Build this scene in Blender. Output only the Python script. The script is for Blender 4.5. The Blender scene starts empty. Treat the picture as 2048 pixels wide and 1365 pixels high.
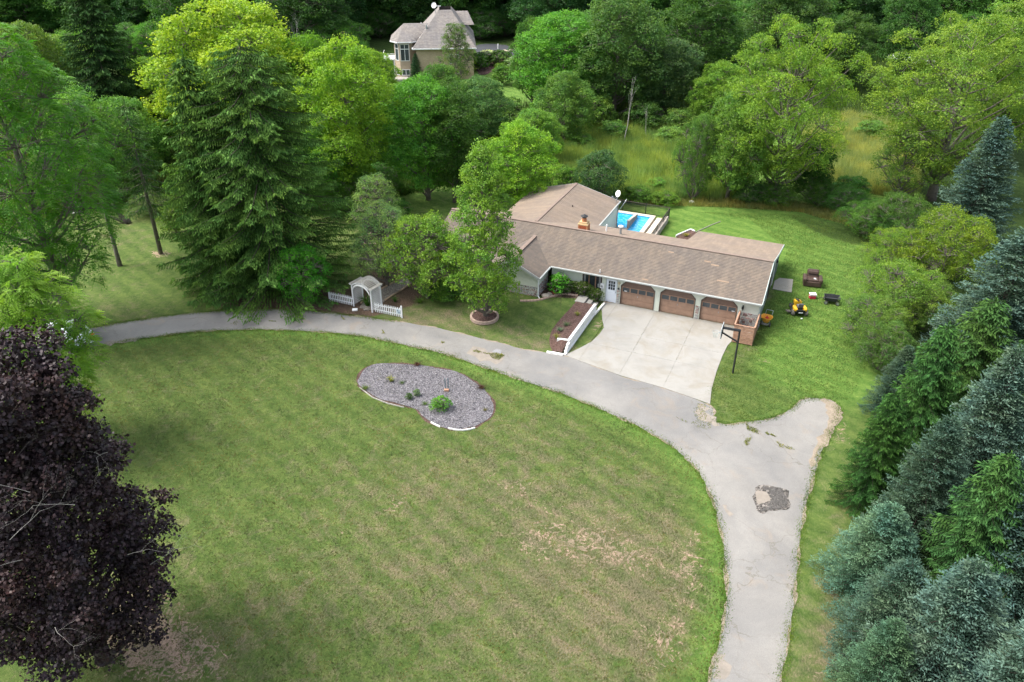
import bpy, math, random
import numpy as np
from mathutils import Vector, Matrix
random.seed(7)
RNG = np.random.default_rng(7)
rad = math.radians
sc = bpy.context.scene
# ------------------------------------------------------------------ camera, light, exposure
PITCH, YAW, CAM, FPX = 30.76, 23.38, (14.7, -56.08, 30.65), 1600.0
cam = bpy.data.cameras.new('camera'); camo = bpy.data.objects.new('camera', cam)
sc.collection.objects.link(camo); sc.camera = camo
cam.sensor_width = 36; cam.lens = FPX/2048*36; cam.clip_end = 2000; cam.clip_start = .5
camo.location = CAM; camo.rotation_euler = (rad(90-PITCH), 0, rad(YAW))
SUN_TO = Vector((-0.92, -0.36, 0)).normalized(); SUN_EL = 56
w = bpy.data.worlds.new('World'); sc.world = w; w.use_nodes = True
wn = w.node_tree; bg = wn.nodes['Background']
sky = wn.nodes.new('ShaderNodeTexSky'); sky.sky_type = 'NISHITA'; sky.sun_disc = False
sky.sun_elevation = rad(SUN_EL); sky.sun_rotation = math.atan2(SUN_TO.x, SUN_TO.y)
sky.air_density = 1.0; sky.dust_density = 4.0; sky.ozone_density = 1.0
hs = wn.nodes.new('ShaderNodeHueSaturation'); hs.inputs['Saturation'].default_value = .5   # thin cloud cover greys the blue
wn.links.new(sky.outputs[0], hs.inputs['Color']); wn.links.new(hs.outputs[0], bg.inputs[0]); bg.inputs[1].default_value = 0.15
sun = bpy.data.lights.new('sun', 'SUN'); suno = bpy.data.objects.new('sun', sun); sc.collection.objects.link(suno)
sun.energy = 1.5; sun.angle = rad(28); sun.color = (1.0, 0.96, 0.86)
sd = Vector((SUN_TO.x*math.cos(rad(SUN_EL)), SUN_TO.y*math.cos(rad(SUN_EL)), math.sin(rad(SUN_EL))))
suno.rotation_euler = sd.to_track_quat('Z', 'Y').to_euler(); suno.location = (-60, -30, 90)
vs = sc.view_settings; vs.view_transform = 'Standard'; vs.look = 'None'; vs.gamma = 1; vs.use_curve_mapping = False
vs.exposure = 1.55

# ------------------------------------------------------------------ survey helpers (pixel of the 2048 wide photo -> place on the ground)
_P, _Y = rad(PITCH), rad(YAW)
_C = np.array(CAM)
_F = np.array([-math.sin(_Y)*math.cos(_P), math.cos(_Y)*math.cos(_P), -math.sin(_P)])
_R = np.array([math.cos(_Y), math.sin(_Y), 0.]); _U = np.cross(_R, _F)
def ray(u, v): return _F + _R*(u-1024)/FPX - _U*(v-682.5)/FPX
def atz(u, v, z=0.):
    d = ray(u, v); return _C + d*(z-_C[2])/d[2]
def atY(u, v, y): d = ray(u, v); return _C + d*(y-_C[1])/d[1]
def top_z(bx, by, v):
    fh = np.array([-math.sin(_Y), math.cos(_Y), 0]); b = np.array([bx, by, 0.])
    d = ray(1024, v); t = ((b-_C) @ fh)/(d @ fh); return (_C + d*t)[2]
def px_per_m(p): return FPX/((np.array(p)-_C) @ _F)
def sstep(a, b, x):
    t = np.clip((np.asarray(x, float)-a)/(b-a), 0, 1); return t*t*(3-2*t)
def zg(x, y):   # ground height: a low terrace in front of the house's left half, flat elsewhere
    return .5*sstep(-7.8, -2.5, y)*sstep(-15, -10, x)*(1-sstep(-2.9, -2.2, x))*(1-sstep(7, 10, y))
def G(u, v):
    z = 0.
    for _ in range(6):
        p = atz(u, v, z); z = float(zg(p[0], p[1]))
    return np.array([p[0], p[1], z])

# ------------------------------------------------------------------ scene helpers
COL = sc.collection
def prop(o, label=None, cat=None, group=None, kind=None):
    for k, v in (('label', label), ('category', cat), ('group', group), ('kind', kind)):
        if v: o[k] = v
    return o
def thing(name, label, cat, loc=(0, 0, 0), rz=0, group=None):
    o = bpy.data.objects.new(name, None); COL.objects.link(o); o.empty_display_size = .3
    o.location = loc; o.rotation_euler = (0, 0, rz); return prop(o, label, cat, group)
class MB:
    def __init__(s): s.v = []; s.f = []; s.uv = None
    def add(s, vs_, fs):
        n = len(s.v); s.v += [tuple(p) for p in vs_]; s.f += [tuple(i+n for i in f) for f in fs]; return s
    def box(s, c, d, rz=0, rx=0, ry=0):
        m = Matrix.Translation(c) @ Matrix.Rotation(rz, 4, 'Z') @ Matrix.Rotation(ry, 4, 'Y') @ Matrix.Rotation(rx, 4, 'X')
        x, y, z = d[0]/2, d[1]/2, d[2]/2
        P = [m @ Vector(q) for q in ((-x,-y,-z),(x,-y,-z),(x,y,-z),(-x,y,-z),(-x,-y,z),(x,-y,z),(x,y,z),(-x,y,z))]
        return s.add(P, [(0,3,2,1),(4,5,6,7),(0,1,5,4),(1,2,6,5),(2,3,7,6),(3,0,4,7)])
    def bb(s, a, b): return s.box([(a[i]+b[i])/2 for i in range(3)], [abs(b[i]-a[i]) for i in range(3)])
    def beam(s, a, b, w_, h_, up=(0, 0, 1)):
        a = Vector(a); b = Vector(b); d = (b-a).normalized(); u = Vector(up)
        if abs(d.dot(u)) > .98: u = Vector((1, 0, 0))
        sx = d.cross(u).normalized()*w_/2; sz = sx.cross(d).normalized()*h_/2
        P = [a-sx-sz, a+sx-sz, a+sx+sz, a-sx+sz, b-sx-sz, b+sx-sz, b+sx+sz, b-sx+sz]
        return s.add(P, [(0,1,2,3),(7,6,5,4),(0,4,5,1),(1,5,6,2),(2,6,7,3),(3,7,4,0)])
    def tube(s, pts, rs, n=8, cap=True):
        pts = [Vector(p) for p in pts]
        if not hasattr(rs, '__len__'): rs = [rs]*len(pts)
        rings = []; ref = None
        for i, p in enumerate(pts):
            d = (pts[min(i+1, len(pts)-1)]-pts[max(i-1, 0)])
            d = d.normalized() if d.length > 1e-9 else Vector((0, 0, 1))
            if ref is None: ref = Vector((1, 0, 0)) if abs(d.x) < .8 else Vector((0, 1, 0))
            a = (ref - d*ref.dot(d)).normalized(); b = d.cross(a); ref = a
            rings.append([p + (a*math.cos(t)+b*math.sin(t))*rs[i] for t in [2*math.pi*k/n for k in range(n)]])
        V = [q for r in rings for q in r]; Fc = []
        for i in range(len(pts)-1):
            for k in range(n):
                k2 = (k+1) % n; Fc.append((i*n+k, i*n+k2, (i+1)*n+k2, (i+1)*n+k))
        if cap: Fc += [tuple(range(n-1, -1, -1)), tuple(range((len(pts)-1)*n, len(pts)*n))]
        return s.add(V, Fc)
    def lathe(s, prof, c=(0, 0, 0), n=12, sx=1, sy=1):
        V = []; Fc = []
        for r, z in prof: V += [(c[0]+r*sx*math.cos(2*math.pi*k/n), c[1]+r*sy*math.sin(2*math.pi*k/n), c[2]+z) for k in range(n)]
        for i in range(len(prof)-1):
            for k in range(n): Fc.append((i*n+k, i*n+(k+1) % n, (i+1)*n+(k+1) % n, (i+1)*n+k))
        Fc += [tuple(range(n-1, -1, -1)), tuple(range((len(prof)-1)*n, len(prof)*n))]
        return s.add(V, Fc)
    def prism(s, poly, z0, z1):
        n = len(poly)
        zz0 = z0 if hasattr(z0, '__len__') else [z0]*n; zz1 = z1 if hasattr(z1, '__len__') else [z1]*n
        ar = sum(poly[i][0]*poly[(i+1) % n][1]-poly[(i+1) % n][0]*poly[i][1] for i in range(n))
        if ar < 0: poly = poly[::-1]; zz0 = zz0[::-1]; zz1 = zz1[::-1]
        V = [(p[0], p[1], zz0[i]) for i, p in enumerate(poly)]+[(p[0], p[1], zz1[i]) for i, p in enumerate(poly)]
        return s.add(V, [tuple(range(n-1, -1, -1)), tuple(range(n, 2*n))]+[(i, (i+1) % n, n+(i+1) % n, n+i) for i in range(n)])
    def blob(s, c, r, n=10, m=6, noise=.15, seed=0, zmin=-1.0):
        rg = random.Random(seed); V = []; Fc = []
        for i in range(m+1):
            ph = math.pi*i/m
            for k in range(n):
                t = 2*math.pi*k/n; q = 1+rg.uniform(-noise, noise)
                V.append((c[0]+r[0]*q*math.sin(ph)*math.cos(t), c[1]+r[1]*q*math.sin(ph)*math.sin(t), c[2]+r[2]*max(math.cos(ph)*(1 if 0 < i < m else 1), zmin)*q))
        for i in range(m):
            for k in range(n): Fc.append((i*n+k, (i+1)*n+k, (i+1)*n+(k+1) % n, i*n+(k+1) % n))
        return s.add(V, Fc)
    def mesh(s, name, smooth=False):
        me = bpy.data.meshes.new(name); me.from_pydata(s.v, [], s.f); me.update()
        if smooth: me.polygons.foreach_set('use_smooth', [True]*len(me.polygons))
        if s.uv is not None:
            l = me.uv_layers.new(name='UVMap'); idx = np.zeros(len(me.loops), 'i'); me.loops.foreach_get('vertex_index', idx)
            l.data.foreach_set('uv', np.array(s.uv, 'f')[idx].ravel())
        return me
    def build(s, name, m, parent=None, smooth=False, bevel=0):
        return link(name, s.mesh(name, smooth), m, parent, bevel)
def link(name, me, m=None, parent=None, bevel=0):
    o = bpy.data.objects.new(name, me); COL.objects.link(o)
    if m is not None and len(me.materials) == 0: me.materials.append(m)
    if parent is not None: o.parent = parent
    if bevel:
        b = o.modifiers.new('bevel', 'BEVEL'); b.width = bevel; b.segments = 2; b.limit_method = 'ANGLE'
    return o
def npmesh(name, V, nper, tint=None, m=None):      # V: (n*nper,3) separate polygons with nper corners each
    V = np.asarray(V, np.float32); nv = len(V); nf = nv//nper
    me = bpy.data.meshes.new(name); me.vertices.add(nv); me.vertices.foreach_set('co', V.ravel())
    me.loops.add(nv); me.loops.foreach_set('vertex_index', np.arange(nv, dtype=np.int32))
    me.polygons.add(nf); me.polygons.foreach_set('loop_start', np.arange(0, nv, nper, dtype=np.int32))
    me.polygons.foreach_set('loop_total', np.full(nf, nper, np.int32)); me.update()
    if tint is not None:
        a = me.attributes.new('tint', 'FLOAT', 'POINT'); a.data.foreach_set('value', np.asarray(tint, np.float32))
    if m: me.materials.append(m)
    return me

# ------------------------------------------------------------------ materials
def nodes(name):
    m = bpy.data.materials.new(name); m.use_nodes = True; nt = m.node_tree; return m, nt, nt.nodes['Principled BSDF']
def N(nt, t, **kw):
    n = nt.nodes.new(t)
    for k, v in kw.items():
        if k in n.inputs: n.inputs[k].default_value = v
        else: setattr(n, k, v)
    return n
def L(nt, a, b): nt.links.new(a, b)
def ramp(nt, fac, stops):
    r = nt.nodes.new('ShaderNodeValToRGB'); e = r.color_ramp.elements
    while len(e) < len(stops): e.new(.5)
    for i, (p, c) in enumerate(stops):
        e[i].position = p; e[i].color = (c, c, c, 1) if not hasattr(c, '__len__') else (*c, 1)
    L(nt, fac, r.inputs[0]); return r.outputs[0]
def mix(nt, f, a, b, mode='MIX'):
    n = nt.nodes.new('ShaderNodeMix'); n.data_type = 'RGBA'; n.blend_type = mode
    for i, x in ((0, f), (6, a), (7, b)):
        if hasattr(x, 'links'): L(nt, x, n.inputs[i])
        elif hasattr(x, '__len__'): n.inputs[i].default_value = (*x, 1)
        else: n.inputs[i].default_value = x
    return n.outputs[2]
def noise(nt, vec, scale, detail=4, rough=.6, dist=0):
    n = N(nt, 'ShaderNodeTexNoise', Scale=scale, Detail=detail, Roughness=rough, Distortion=dist)
    if vec is not None: L(nt, vec, n.inputs['Vector'])
    return n.outputs['Fac']
def geo(nt): return nt.nodes.new('ShaderNodeNewGeometry').outputs['Position']
def objc(nt): return nt.nodes.new('ShaderNodeTexCoord').outputs['Object']
def mapped(nt, vec, sc_=(1, 1, 1), rot=(0, 0, 0)):
    n = nt.nodes.new('ShaderNodeMapping'); n.inputs['Scale'].default_value = sc_; n.inputs['Rotation'].default_value = rot
    L(nt, vec, n.inputs['Vector']); return n.outputs[0]
def bump(nt, b, h, strength=.3, dist=.02):
    n = N(nt, 'ShaderNodeBump', Strength=strength, Distance=dist); L(nt, h, n.inputs['Height']); L(nt, n.outputs[0], b.inputs['Normal'])
_mc = {}
def mat(name, c, rough=.7, var=.15, scale=6, bumpd=.01, metal=0, spec=.3, dirt=None):
    if name in _mc: return _mc[name]
    m, nt, b = nodes(name); p = geo(nt)
    f = noise(nt, p, scale, 5, .65)
    lo = [x*(1-var) for x in c]; hi = [min(1, x*(1+var)) for x in c]
    col = ramp(nt, f, [(.3, lo), (.7, hi)])
    if dirt:
        g = ramp(nt, noise(nt, p, scale*.35, 4, .7), [(.52, 0.), (.68, 1.)]); col = mix(nt, g, col, dirt)
    L(nt, col, b.inputs['Base Color']); b.inputs['Roughness'].default_value = rough
    b.inputs['Metallic'].default_value = metal; b.inputs['Specular IOR Level'].default_value = spec
    if bumpd: bump(nt, b, noise(nt, p, scale*5, 4, .7), .5, bumpd)
    _mc[name] = m; return m
M_white = mat('white_vinyl', (.72, .73, .74), .5, .08, 3, .004, dirt=(.55, .56, .54))
M_wpaint = mat('white_paint', (.74, .74, .71), .6, .08, 3, .006, dirt=(.52, .52, .48))
M_wall = mat('cream_plaster', (.54, .57, .49), .85, .06, 2, .006, dirt=(.54, .58, .49))
M_trim = mat('pale_trim', (.40, .44, .42), .6, .1, 3, .004)
M_siding = mat('greygreen_siding', (.38, .44, .42), .7, .08, 3, .01)
M_fascia = mat('fascia', (.34, .36, .35), .6, .08, 3, .004)
M_darktrim = mat('dark_brown_trim', (.075, .055, .045), .6, .15, 5, .004)
M_doorbrown = mat('garage_brown', (.29, .185, .13), .55, .16, 3, .006)
M_doorshade = mat('garage_brown_shaded', (.15, .10, .078), .6, .16, 3, .006)  # top door section: shade under the eave painted into the brown
M_doorwhite = mat('door_white', (.66, .70, .76), .5, .05, 3, .003)
M_black = mat('black_metal', (.02, .022, .024), .45, .2, 8, .003)
M_darkplastic = mat('dark_plastic', (.03, .032, .036), .55, .25, 8, .003)
M_rubber = mat('tyre_rubber', (.06, .055, .048), .85, .35, 9, .01)
M_yellow = mat('mower_yellow', (.72, .42, .02), .35, .06, 5, .002, spec=.5)
M_orange = mat('spreader_orange', (.72, .34, .04), .45, .08, 5, .003)
M_red = mat('red_plastic', (.42, .03, .03), .45, .1, 6, .002)
M_coolred = mat('cooler_red', (.50, .04, .07), .45, .1, 6, .002)
M_pagoda = mat('pagoda_red', (.38, .07, .07), .7, .2, 10, .006)
M_leather = mat('brown_leather', (.065, .042, .034), .5, .25, 7, .01)
M_cedar = mat('cedar_slat', (.34, .20, .135), .75, .3, 4, .008)
M_greywood = mat('weathered_wood', (.34, .33, .30), .85, .25, 7, .01)
M_log = mat('log_wood', (.34, .25, .17), .85, .25, 5, .015)
M_bark = mat('bark_grey', (.13, .115, .095), .9, .35, 5, .04)
M_barkdark = mat('bark_dark', (.055, .045, .038), .9, .35, 5, .04)
M_deadwood = mat('dead_wood', (.27, .26, .24), .9, .2, 6, .02)
M_block = mat('paver_block', (.36, .27, .22), .9, .2, 5, .01)
M_blockpink = mat('edging_brick', (.42, .30, .24), .9, .2, 5, .01)
M_boulder = mat('boulder', (.42, .36, .29), .9, .25, 5, .02)
M_conc = None
M_plate = mat('grey_plate', (.22, .22, .23), .8, .15, 8, .01)
M_gal = mat('galvanised', (.35, .38, .40), .4, .12, 10, .002, metal=.6)
M_brick = None
M_rust = mat('rusty_brick', (.40, .17, .08), .85, .35, 10, .02)
M_skinlid = mat('cooler_white', (.75, .76, .77), .45, .05, 5, .002)
M_carwhite = mat('car_paint_white', (.70, .73, .77), .2, .03, 2, 0, spec=.6)
M_tail = mat('tail_light_red', (.5, .01, .02), .2, .05, 5, 0, spec=.6)
def glass(name, c, rough=.08):
    m, nt, b = nodes(name); L(nt, ramp(nt, noise(nt, geo(nt), 1.2, 3), [(.35, [x*.6 for x in c]), (.7, c)]), b.inputs['Base Color'])
    b.inputs['Roughness'].default_value = rough; b.inputs['Specular IOR Level'].default_value = .6; return m
M_glass = glass('dark_glass', (.035, .045, .05)); M_glass2 = glass('grey_glass', (.06, .075, .085))

def m_shingle(name, c0, c1, c2):
    m, nt, b = nodes(name); uv = nt.nodes.new('ShaderNodeTexCoord').outputs['UV']
    br = N(nt, 'ShaderNodeTexBrick', Scale=1.0); br.offset = .5; br.inputs['Brick Width'].default_value = .31
    br.inputs['Row Height'].default_value = .145; br.inputs['Mortar Size'].default_value = .004
    br.inputs['Color1'].default_value = (0, 0, 0, 1); br.inputs['Color2'].default_value = (1, 1, 1, 1); br.inputs['Mortar'].default_value = (.3, .3, .3, 1)
    L(nt, uv, br.inputs['Vector'])
    col = ramp(nt, br.outputs['Color'], [(.0, c0), (.5, c1), (1., c2)])
    n2 = ramp(nt, noise(nt, geo(nt), .45, 5, .7), [(.35, (.90, .92, .95)), (.6, (1.06, 1.04, 1.0))])
    col = mix(nt, 1., col, n2, 'MULTIPLY')
    st = ramp(nt, noise(nt, mapped(nt, uv, (1.2, .18, 1)), 1.6, 4, .7), [(.45, (.84, .84, .86)), (.6, (1.05, 1.04, 1.03))])
    col = mix(nt, .8, col, st, 'MULTIPLY')
    L(nt, col, b.inputs['Base Color']); b.inputs['Roughness'].default_value = .85; b.inputs['Specular IOR Level'].default_value = .25
    bump(nt, b, noise(nt, geo(nt), 60, 3), .5, .01); return m
M_roof = m_shingle('roof_shingle', (.138, .116, .098), (.152, .126, .105), (.170, .139, .114))
M_roofback = m_shingle('roof_shingle_rear_sheen', (.205, .164, .130), (.217, .173, .137), (.230, .183, .145))  # same shingle, paler on rear slopes: grazing-view sheen put into the colour
M_rooffar = m_shingle('roof_shingle_grey', (.17, .155, .15), (.20, .185, .175), (.235, .215, .20))

def m_brickwall(name, c0, c1, mortar):
    m, nt, b = nodes(name); p = objc(nt)
    cmb = nt.nodes.new('ShaderNodeCombineXYZ'); sep = nt.nodes.new('ShaderNodeSeparateXYZ'); L(nt, p, sep.inputs[0])
    ad = N(nt, 'ShaderNodeMath'); L(nt, sep.outputs[0], ad.inputs[0]); L(nt, sep.outputs[1], ad.inputs[1])
    L(nt, ad.outputs[0], cmb.inputs[0]); L(nt, sep.outputs[2], cmb.inputs[1])
    br = N(nt, 'ShaderNodeTexBrick', Scale=1.0); br.inputs['Brick Width'].default_value = .24; br.inputs['Row Height'].default_value = .08
    br.inputs['Mortar Size'].default_value = .008; L(nt, cmb.outputs[0], br.inputs['Vector'])
    br.inputs['Color1'].default_value = (*c0, 1); br.inputs['Color2'].default_value = (*c1, 1); br.inputs['Mortar'].default_value = (*mortar, 1)
    col = mix(nt, .5, br.outputs['Color'], ramp(nt, noise(nt, p, .8, 4), [(.3, (.8, .8, .8)), (.7, (1.1, 1.1, 1.1))]), 'MULTIPLY')
    L(nt, col, b.inputs['Base Color']); b.inputs['Roughness'].default_value = .9; return m
M_tanbrick = m_brickwall('tan_brick', (.33, .24, .165), (.42, .31, .22), (.40, .35, .28))

_a, _b = G(480, 740), G(880, 1040); STRIPE = -(math.atan2(_b[1]-_a[1], _b[0]-_a[0])+math.pi/2)
def m_ground():
    m, nt, b = nodes('lawn'); p = geo(nt)
    def at(n): a = nt.nodes.new('ShaderNodeAttribute'); a.attribute_name = n; return a.outputs['Fac']
    n1 = noise(nt, p, .35, 6, .65); n2 = noise(nt, p, 2.2, 5, .7, .4); n3 = noise(nt, mapped(nt, p, (1, .45, 1), (0, 0, .5)), 13, 4, .75)
    n4 = noise(nt, p, .9, 8, .72, .8)
    def ma(op, a, c): 
        n = N(nt, 'ShaderNodeMath', operation=op)
        for i, x in enumerate((a, c)):
            if hasattr(x, 'links'): L(nt, x, n.inputs[i])
            else: n.inputs[i].default_value = x
        return n.outputs[0]
    g = ramp(nt, n2, [(.3, (.062, .104, .026)), (.5, (.092, .138, .036)), (.7, (.134, .176, .050))])
    gl = ramp(nt, n2, [(.3, (.072, .150, .030)), (.5, (.112, .200, .040)), (.72, (.17, .245, .062))])
    gs = ramp(nt, n2, [(.3, (.028, .055, .012)), (.6, (.05, .09, .018))])
    lush = ramp(nt, ma('ADD', at('lush'), ma('MULTIPLY', ma('SUBTRACT', n4, .5), .9)), [(.25, 0.), (.75, 1.)])
    col = mix(nt, lush, g, gl)
    dryc = ramp(nt, n3, [(.3, (.135, .104, .072)), (.5, (.188, .148, .102)), (.7, (.26, .21, .15))])
    dv = ma('ADD', at('dry'), ma('ADD', ma('MULTIPLY', ma('SUBTRACT', n4, .5), 1.9), ma('MULTIPLY', ma('SUBTRACT', n3, .5), .8)))
    col = mix(nt, ma('MULTIPLY', ramp(nt, dv, [(.30, 0.), (.80, 1.)]), .78), col, dryc)
    wear = ramp(nt, ma('ADD', at('bare'), ma('MULTIPLY', ma('SUBTRACT', noise(nt, p, 1.5, 6, .7, 2.6), .5), 2.6)), [(.52, 0.), (.66, 1.)])
    col = mix(nt, wear, col, ramp(nt, n3, [(.3, (.26, .19, .14)), (.7, (.38, .29, .215))]))
    mul = ramp(nt, ma('ADD', at('mulch'), ma('MULTIPLY', ma('SUBTRACT', n2, .5), .8)), [(.42, 0.), (.62, 1.)])
    col = mix(nt, mul, col, ramp(nt, n3, [(.3, (.055, .035, .026)), (.5, (.11, .075, .055)), (.75, (.21, .155, .12))]))
    fo = ramp(nt, ma('ADD', at('wild'), ma('MULTIPLY', ma('SUBTRACT', n2, .5), .6)), [(.4, 0.), (.6, 1.)])
    col = mix(nt, fo, col, ramp(nt, n3, [(.3, (.02, .038, .010)), (.55, (.045, .08, .02)), (.8, (.09, .11, .04))]))
    fine = ramp(nt, n3, [(.28, (.72, .74, .7)), (.5, (1, 1, 1)), (.75, (1.3, 1.25, 1.2))])
    col = mix(nt, .85, col, fine, 'MULTIPLY')
    col = mix(nt, .7, col, ramp(nt, n1, [(.35, (.84, .88, .84)), (.65, (1.14, 1.1, 1.1))]), 'MULTIPLY')
    wv = N(nt, 'ShaderNodeTexWave', Scale=.22, Distortion=1.2, Detail=2.0); wv.inputs['Detail Scale'].default_value = .6; L(nt, mapped(nt, p, (1, 1, 1), (0, 0, STRIPE)), wv.inputs['Vector'])
    col = mix(nt, 1., col, ramp(nt, wv.outputs['Fac'], [(.2, (.87, .92, .88)), (.8, (1.08, 1.06, 1.06))]), 'MULTIPLY')
    L(nt, col, b.inputs['Base Color']); b.inputs['Roughness'].default_value = .95; b.inputs['Specular IOR Level'].default_value = .1
    bump(nt, b, noise(nt, p, 16, 5, .8), 1.0, .12); return m
M_ground = m_ground()
def m_asphalt(name='old_asphalt', dark=1.):
    m, nt, b = nodes(name); p = geo(nt)
    base = ramp(nt, noise(nt, p, .35, 6, .7, .5), [(.3, (.18*dark, .175*dark, .168*dark)), (.7, (.235*dark, .229*dark, .218*dark))])
    sand = ramp(nt, noise(nt, p, .5, 7, .7, 1.2), [(.56, 0.), (.74, .8)])
    base = mix(nt, sand, base, (.25, .21, .17))
    base = mix(nt, 1., base, ramp(nt, noise(nt, p, .13, 4, .6, .8), [(.36, (.80, .81, .83)), (.6, (1.05, 1.04, 1.02))]), 'MULTIPLY')
    ag = ramp(nt, noise(nt, p, 45, 3, .8), [(.3, (.66, .66, .66)), (.7, (1.32, 1.32, 1.32))])
    base = mix(nt, .8, base, ag, 'MULTIPLY')
    vo = N(nt, 'ShaderNodeTexVoronoi', Scale=.33); vo.feature = 'DISTANCE_TO_EDGE'
    dp = nt.nodes.new('ShaderNodeVectorMath'); dp.operation = 'ADD'; L(nt, p, dp.inputs[0])
    nz = N(nt, 'ShaderNodeTexNoise', Scale=1.5, Detail=5.); L(nt, p, nz.inputs['Vector']); L(nt, nz.outputs['Color'], dp.inputs[1]); L(nt, dp.outputs[0], vo.inputs['Vector'])
    ck = ramp(nt, vo.outputs['Distance'], [(.004, 1.), (.011, 0.)])
    cm = N(nt, 'ShaderNodeMath', operation='MULTIPLY'); L(nt, ck, cm.inputs[0]); L(nt, ramp(nt, noise(nt, p, .25, 3), [(.42, 0.), (.6, .6)]), cm.inputs[1])
    base = mix(nt, cm.outputs[0], base, (.13, .12, .10))
    L(nt, base, b.inputs['Base Color']); b.inputs['Roughness'].default_value = .9; b.inputs['Specular IOR Level'].default_value = .2
    bump(nt, b, noise(nt, p, 50, 4, .8), .6, .015); return m
M_asph = m_asphalt(); M_sand = mat('sand_shoulder', (.235, .195, .150), .95, .25, 2.5, .02, dirt=(.15, .13, .085))
M_sandpale = mat('sand_pale', (.225, .198, .168), .95, .16, 2.5, .02, dirt=(.18, .165, .14)); M_asphfar = mat('dark_asphalt', (.055, .06, .07), .8, .12, 2, .01)
def m_concrete(name, c):
    m, nt, b = nodes(name); p = geo(nt)
    base = ramp(nt, noise(nt, p, .6, 7, .65, .6), [(.3, [x*.84 for x in c]), (.55, c), (.8, [x*1.05 for x in c])])
    st = ramp(nt, noise(nt, p, .45, 6, .7, 1.), [(.48, 0.), (.72, .7)])
    base = mix(nt, st, base, [c[0]*.80, c[1]*.72, c[2]*.60])
    base = mix(nt, .5, base, ramp(nt, noise(nt, p, 30, 4, .8), [(.3, (.88, .88, .88)), (.7, (1.08, 1.08, 1.08))]), 'MULTIPLY')
    L(nt, base, b.inputs['Base Color']); b.inputs['Roughness'].default_value = .85; b.inputs['Specular IOR Level'].default_value = .25
    bump(nt, b, noise(nt, p, 25, 4, .8), .4, .008); return m
M_conc = m_concrete('concrete', (.27, .262, .242)); M_concold = m_concrete('old_concrete', (.30, .285, .25)); M_cop = m_concrete('pool_coping_stone', (.56, .50, .42))
def m_gravel(name, a, b_, c, sc_=22, bd=.06):
    m, nt, b = nodes(name); p = geo(nt)
    v = N(nt, 'ShaderNodeTexVoronoi', Scale=sc_); L(nt, p, v.inputs['Vector'])
    col = ramp(nt, v.outputs['Color'], [(.15, a), (.5, b_), (.85, c)])
    col = mix(nt, .7, col, ramp(nt, noise(nt, p, 1.5, 5), [(.3, (.82, .82, .82)), (.7, (1.12, 1.1, 1.1))]), 'MULTIPLY')
    L(nt, col, b.inputs['Base Color']); b.inputs['Roughness'].default_value = .9; b.inputs['Specular IOR Level'].default_value = .15
    bump(nt, b, v.outputs['Distance'], 1., bd); return m
M_gravel = m_gravel('lilac_gravel', (.095, .09, .10), (.185, .178, .195), (.32, .31, .325))
M_mulch = m_gravel('red_mulch', (.05, .028, .024), (.12, .072, .06), (.21, .14, .12), 26)
M_pathstone = m_gravel('path_gravel', (.12, .105, .09), (.21, .19, .165), (.36, .33, .29), 14)
M_rubble = m_gravel('rubble_stone', (.04, .038, .035), (.12, .11, .10), (.25, .23, .21), 9)
def m_water():
    m, nt, b = nodes('pool_water'); p = geo(nt)
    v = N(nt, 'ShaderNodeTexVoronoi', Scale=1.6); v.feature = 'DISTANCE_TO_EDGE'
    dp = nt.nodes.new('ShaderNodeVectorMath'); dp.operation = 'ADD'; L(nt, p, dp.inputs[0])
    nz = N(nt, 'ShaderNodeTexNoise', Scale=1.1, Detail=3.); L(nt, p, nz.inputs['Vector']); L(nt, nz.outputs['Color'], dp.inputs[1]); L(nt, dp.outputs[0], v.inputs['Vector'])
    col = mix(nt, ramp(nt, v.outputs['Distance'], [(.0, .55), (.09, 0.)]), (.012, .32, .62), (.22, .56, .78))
    L(nt, col, b.inputs['Base Color']); b.inputs['Roughness'].default_value = .08; b.inputs['Specular IOR Level'].default_value = .5
    bump(nt, b, noise(nt, p, 3.5, 3), .25, .03); return m
M_water = m_water(); M_pool = mat('pool_liner', (.05, .30, .52), .5, .1, 3, 0)
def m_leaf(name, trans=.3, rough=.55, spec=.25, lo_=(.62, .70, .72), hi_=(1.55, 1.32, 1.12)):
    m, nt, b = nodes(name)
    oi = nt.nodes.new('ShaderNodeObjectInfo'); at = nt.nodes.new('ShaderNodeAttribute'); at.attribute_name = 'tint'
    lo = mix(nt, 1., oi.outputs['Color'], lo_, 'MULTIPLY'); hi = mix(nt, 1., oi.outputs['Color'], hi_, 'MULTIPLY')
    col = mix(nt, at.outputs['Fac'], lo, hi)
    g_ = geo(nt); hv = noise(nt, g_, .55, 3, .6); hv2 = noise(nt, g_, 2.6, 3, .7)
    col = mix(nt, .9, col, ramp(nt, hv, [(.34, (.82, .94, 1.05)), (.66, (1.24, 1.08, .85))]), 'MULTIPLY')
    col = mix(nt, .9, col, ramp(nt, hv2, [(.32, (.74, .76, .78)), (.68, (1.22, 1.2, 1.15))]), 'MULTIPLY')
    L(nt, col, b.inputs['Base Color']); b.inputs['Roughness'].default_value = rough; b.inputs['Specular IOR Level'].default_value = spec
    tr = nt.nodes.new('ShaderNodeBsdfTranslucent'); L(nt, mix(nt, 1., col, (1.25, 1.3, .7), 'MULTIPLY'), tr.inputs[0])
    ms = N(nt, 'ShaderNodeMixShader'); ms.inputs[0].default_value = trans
    L(nt, b.outputs[0], ms.inputs[1]); L(nt, tr.outputs[0], ms.inputs[2]); L(nt, ms.outputs[0], nt.nodes['Material Output'].inputs[0]); return m
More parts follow.
